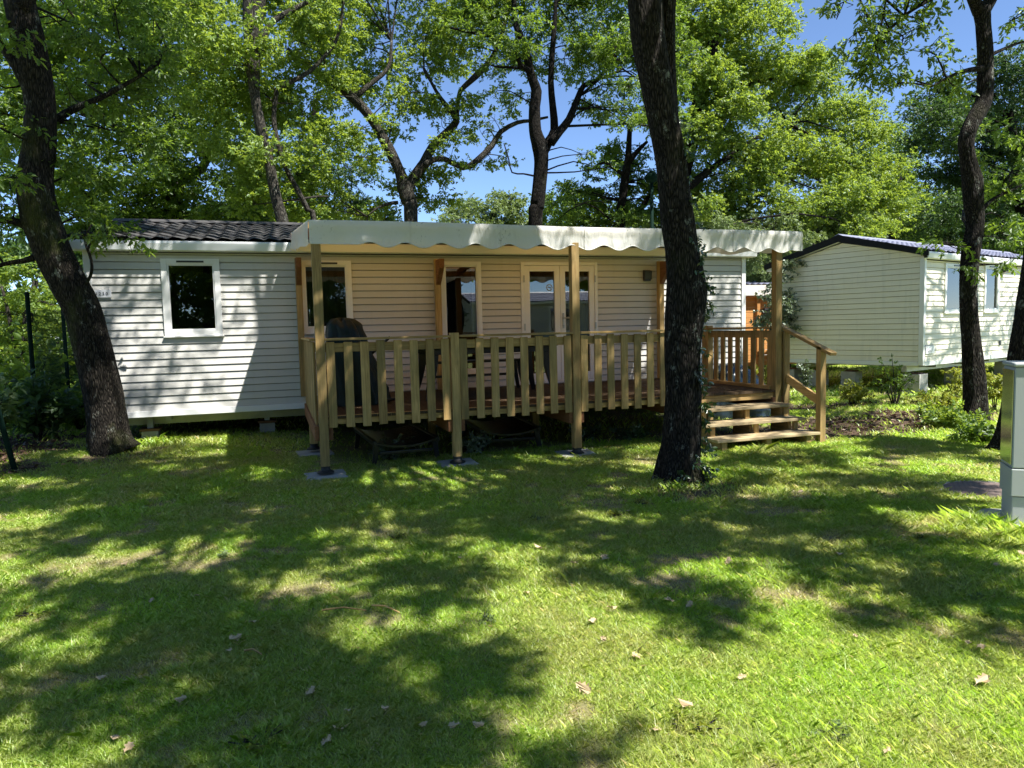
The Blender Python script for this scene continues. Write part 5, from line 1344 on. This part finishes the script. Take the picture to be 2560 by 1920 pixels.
shrub('young_plant', 'thin plant with broad pale leaves standing before the fence', 'plant', -3.25, 10.0, 1.15, .22, 5, .26, 'leaf_pale', 80, per=9)
shrub('shrub', 'yellow-green shrub on the grass beside the cream mobile home', 'shrub', 9.25, 9.55, .50, .32, 12, .15, 'leaf_yellow', 81)
shrub('shrub', 'dark airy shrub in front of the cream gable end, near the big block', 'shrub', 9.75, 9.15, 1.05, .45, 8, .13, 'leaf', 82, low=.4, upright=.2)
shrub('sapling', 'small silvery sapling seen through the sloping handrail', 'sapling', 9.6, 11.1, .80, .10, 5, .14, 'leaf_silver', 83, per=10)
shrub('shrub', 'leafy ground shrub at the foot of the slender curved oak', 'shrub', 8.35, 6.95, .26, .50, 20, .18, 'leaf_bright', 84)
shrub('shrub', 'tangled low shrub right of the curved oak near the cabinet', 'shrub', 7.8, 6.0, .22, .38, 14, .16, 'leaf', 85)
shrub('shrub', 'small bright bush behind the low shrubs before the curved oak', 'shrub', 9.3, 7.9, .34, .3, 10, .15, 'leaf_yellow', 86)
shrub('young_plant', 'upright seedling with round light leaves by the big concrete block', 'plant', 11.3, 9.3, .62, .12, 4, .18, 'leaf_yellow', 87, per=9)
shrub('shrub', 'yellow glowing leaves of a bush beside the utility cabinet', 'shrub', 10.5, 8.0, .80, .18, 5, .24, 'leaf_yellow', 88, per=6, low=.5)
shrub('shrub', 'low green sprouts on the grass before the big block', 'shrub', 10.3, 9.0, .20, .5, 12, .13, 'leaf_yellow', 89)
shrub('shrub', 'pale weeds between the terrace and the cream mobile home', 'shrub', 8.2, 10.6, .75, .25, 9, .22, 'leaf_yellow', 90)
for i, (x, y, lab) in enumerate([(1.2, 8.0, 'small weed with round leaves under the terrace by the first lounger'), (2.1, 7.95, 'small weed in the grass between the two loungers'), (3.7, 8.2, 'ivy-like weeds in the dark under the terrace near the steps'), (4.2, 7.9, 'patch of dark leaves under the terrace beside the thick trunk')]):
    shrub('weed', lab, 'plant', x, y, .24, .28, 14, .13, 'leaf_silver' if i < 2 else 'ivy', 95+i, group='weeds under the terrace', per=4)
# olive-like bush on a bare stem behind the right corner post
bx, by = 11.5, 13.0
c0 = at(1925, 770, by); root_b = np.array([c0[0], by, 0.0])
cr = Crown(33, 'mid', .20)
for u, v, r in ((1915, 750, 26), (1950, 745, 28), (1918, 800, 28), (1958, 790, 30), (1942, 832, 26), (1928, 715, 18), (1968, 762, 22), (1976, 795, 26), (1972, 740, 18), (1966, 828, 20)): cr.clump(at(u, v, by + rngT.uniform(-.25, .25)), (r*depth_of(c0)/FPX*.8,)*3, 1.3)
for u, v, r in ((1968, 665, 26), (1990, 650, 20), (1955, 690, 16)): cr.clump(at(u, v, by), (r*depth_of(c0)/FPX*.75,)*3, .9)
tree('olive_bush', 'silvery green bush on a thin stem behind the right corner post of the terrace', 'bush', root_b, [([root_b, root_b+(.03, 0, .7), at(1930, 780, by), at(1950, 700, by), at(1975, 650, by)], [.04, .035, .03, .02, .01])], cr, M['leaf_silver'], M['bark_grey'], sides=6, trunk_sides=8, flare=0)

# leaf litter by the fence and on the bare strip at the right
cr = Crown(50, 'oak', .14); LV, LF = leaf_template('oak'); rg = np.random.default_rng(50); Vs, Fs, k = [], [], 0
pos = []
for x0_, x1_, y0_, y1_, n in ((-5.2, -2.1, 7.6, 11.6, 1500), (6.0, 10.6, 6.6, 9.9, 1300)):
    x, y = rg.uniform(x0_, x1_, n*2), rg.uniform(y0_, y1_, n*2); q = patch_mask(x, y) > rg.uniform(.15, .8, n*2); pos.append(np.stack([x[q], y[q]], 1)[:n])
P = np.concatenate(pos); n = len(P)
A = rot(rg.uniform(0, 6.28, n), rg.normal(0, .4, n), rg.normal(0, .45, n))*rg.uniform(.045, .11, n)[:, None, None]
V = np.einsum('nij,mj->nmi', A, LV) + np.stack([P[:, 0], P[:, 1], gz(P[:, 0], P[:, 1]) + .012], 1)[:, None]
F = LF[None] + (np.arange(n)*len(LV))[:, None, None]
tag(mesh_uniform('leaf_litter', V.reshape(-1, 3), F.reshape(-1, LF.shape[1]), M['litter']), 'brown dead leaves covering the bare soil', 'leaf litter', kind='stuff')
# broad-leaved weeds and sticks in the lawn
for i in range(16):
    u, v = [(560, 1395), (1700, 1800), (1760, 1812), (2090, 1828), (480, 1200), (990, 1352), (1210, 1555), (1600, 1265), (1540, 1295), (2450, 1500), (620, 1860), (660, 1850), (170, 1200), (2300, 1350), (80, 1540), (1340, 1300)][i]
    g = on_ground(u, v); shrub('lawn_weed', 'small broad-leaved weed growing flat in the lawn', 'weed', g[0], g[1], .025 + .01*(i % 3), .05 + .012*(i % 4), 6, .055, 'leaf_yellow' if i % 3 else 'leaf_pale', 400+i, group='weeds in the lawn', per=2, upright=.1)
for i, ((ua, va), (ub, vb), lab) in enumerate([((806, 1541), (916, 1545), 'straight pale straw stick lying on sunny grass left of centre'), ((930, 1530), (1000, 1551), 'thin bent twig on the grass next to the pale stick'), ((612, 1640), (655, 1652), 'short grey twig in the shade at the lower left')]):
    a, b = on_ground(ua, va), on_ground(ub, vb); a[2] = float(gz(a[0], a[1])) + .03; b[2] = float(gz(b[0], b[1])) + .035; c = (a+b)/2 + np.array([0, .015, .01])
    tag(MB().tube([a, c, b], [.005, .0045, .003], 6).build('twig', M['wood_x']), lab, 'twig')
# single dry leaves lying on the lawn
def dry_leaf(seed):
    rg = np.random.default_rng(seed); n, half = 9, OAK_R
    V, k = [], len(half); tmpl, LF_ = leaf_template('oak'); V = tmpl.copy()
    V[:, 2] = .5*np.abs(V[:, 0])*rg.uniform(.4, 1.6) + .35*(V[:, 1]-.5)**2*rg.uniform(.5, 2.2) + .10*np.sin(V[:, 1]*9 + rg.uniform(0, 6)) ; V[:, 0] *= 1.5; V[:, 1] -= .5
    V[:, 2] -= V[:, 2].min()
    F = [list(f) for f in LF_]
    me = bpy.data.meshes.new('fallen_leaf'); st = [(-.012, -.5, V[0, 2]), (.012, -.5, V[0, 2]), (.03, -.8, .04)]; b = len(V)
    me.from_pydata([tuple(map(float, q)) for q in V] + st, [], F + [[b, b+1, b+2]]); me.update(); me.materials.append(M['dead_leaf']); return me
DM = [dry_leaf(s) for s in range(6)]
D4 = lambda x, y: (x*.5787, 1100+y*.5787)
D5 = lambda x, y: (1280+x*.5787, 1100+y*.5787)
spots = [(D4(540, 552), .09, 'pale curled leaf lying alone in dark grass at the left'), (D4(1015, 875), .13, 'large pale two-lobed leaf in the dark grass left of centre'), (D4(655, 712), .10, None), (D4(1090, 805), .09, None), (D4(1345, 1100), .10, None), (D4(1460, 1258), .12, None), (D4(1965, 1240), .10, None), (D4(2065, 1235), .09, None),
         (D4(1410, 1308), .09, None), (D4(495, 1302), .12, None), (D4(1990, 530), .08, None), (D4(990, 925), .07, None), (D4(850, 692), .08, None), (D4(780, 1135), .09, None), (D4(1500, 1178), .06, None), (D4(440, 1043), .10, None), (D4(1520, 402), .05, None), (D4(1830, 1235), .10, None), (D4(555, 1345), .10, None), (D4(1660, 1168), .07, None),
         (D5(115, 485), .16, 'brown crumpled leaf at the edge of the shade in mid lawn'), (D5(400, 530), .15, None), (D5(270, 555), .10, None), (D5(260, 652), .08, None), (D5(310, 1075), .14, 'big bleached curled leaf in the sunny foreground grass'), (D5(745, 1145), .12, None), (D5(935, 545), .12, 'pale folded leaf lying in the dark band of shade'), (D5(1410, 510), .12, 'rust brown leaf standing on edge in the shaded grass'),
         (D5(2030, 1055), .14, 'grey-white twisted leaf with a long stalk at the lower right'), (D5(680, 712), .11, None), (D5(765, 732), .10, None), (D5(435, 750), .12, 'orange-brown dead leaf on sunny grass'), (D5(350, 800), .12, None), (D5(395, 872), .07, None), (D5(535, 945), .09, None), (D5(995, 1025), .08, None), (D5(2095, 560), .09, None), (D5(2025, 912), .10, None), (D5(1970, 888), .07, None),
         (D5(1485, 855), .07, None), (D5(1245, 235), .10, None), (D5(905, 305), .09, None), (D5(1115, 345), .09, None), (D5(65, 685), .08, None), (D5(500, 325), .10, None), (D5(1620, 1350), .07, None), (D5(2200, 510), .09, None), (D5(625, 1250), .07, None)]
for i, ((u, v), s, lab) in enumerate(spots):
    g = on_ground(u, v); o = bpy.data.objects.new('fallen_leaf', DM[i % 6]); COL.objects.link(o); g[2] = float(gz(g[0], g[1])) + .022
    rg = np.random.default_rng(i+300); o.location = g; s *= .52; o.scale = (s, s, s); o.rotation_euler = (rg.normal(0, .3), rg.normal(0, .3), rg.uniform(0, 6.28))
    tag(o, lab or 'small dry tan oak leaf fallen on the lawn', 'fallen leaf', 'dry leaves fallen on the lawn')
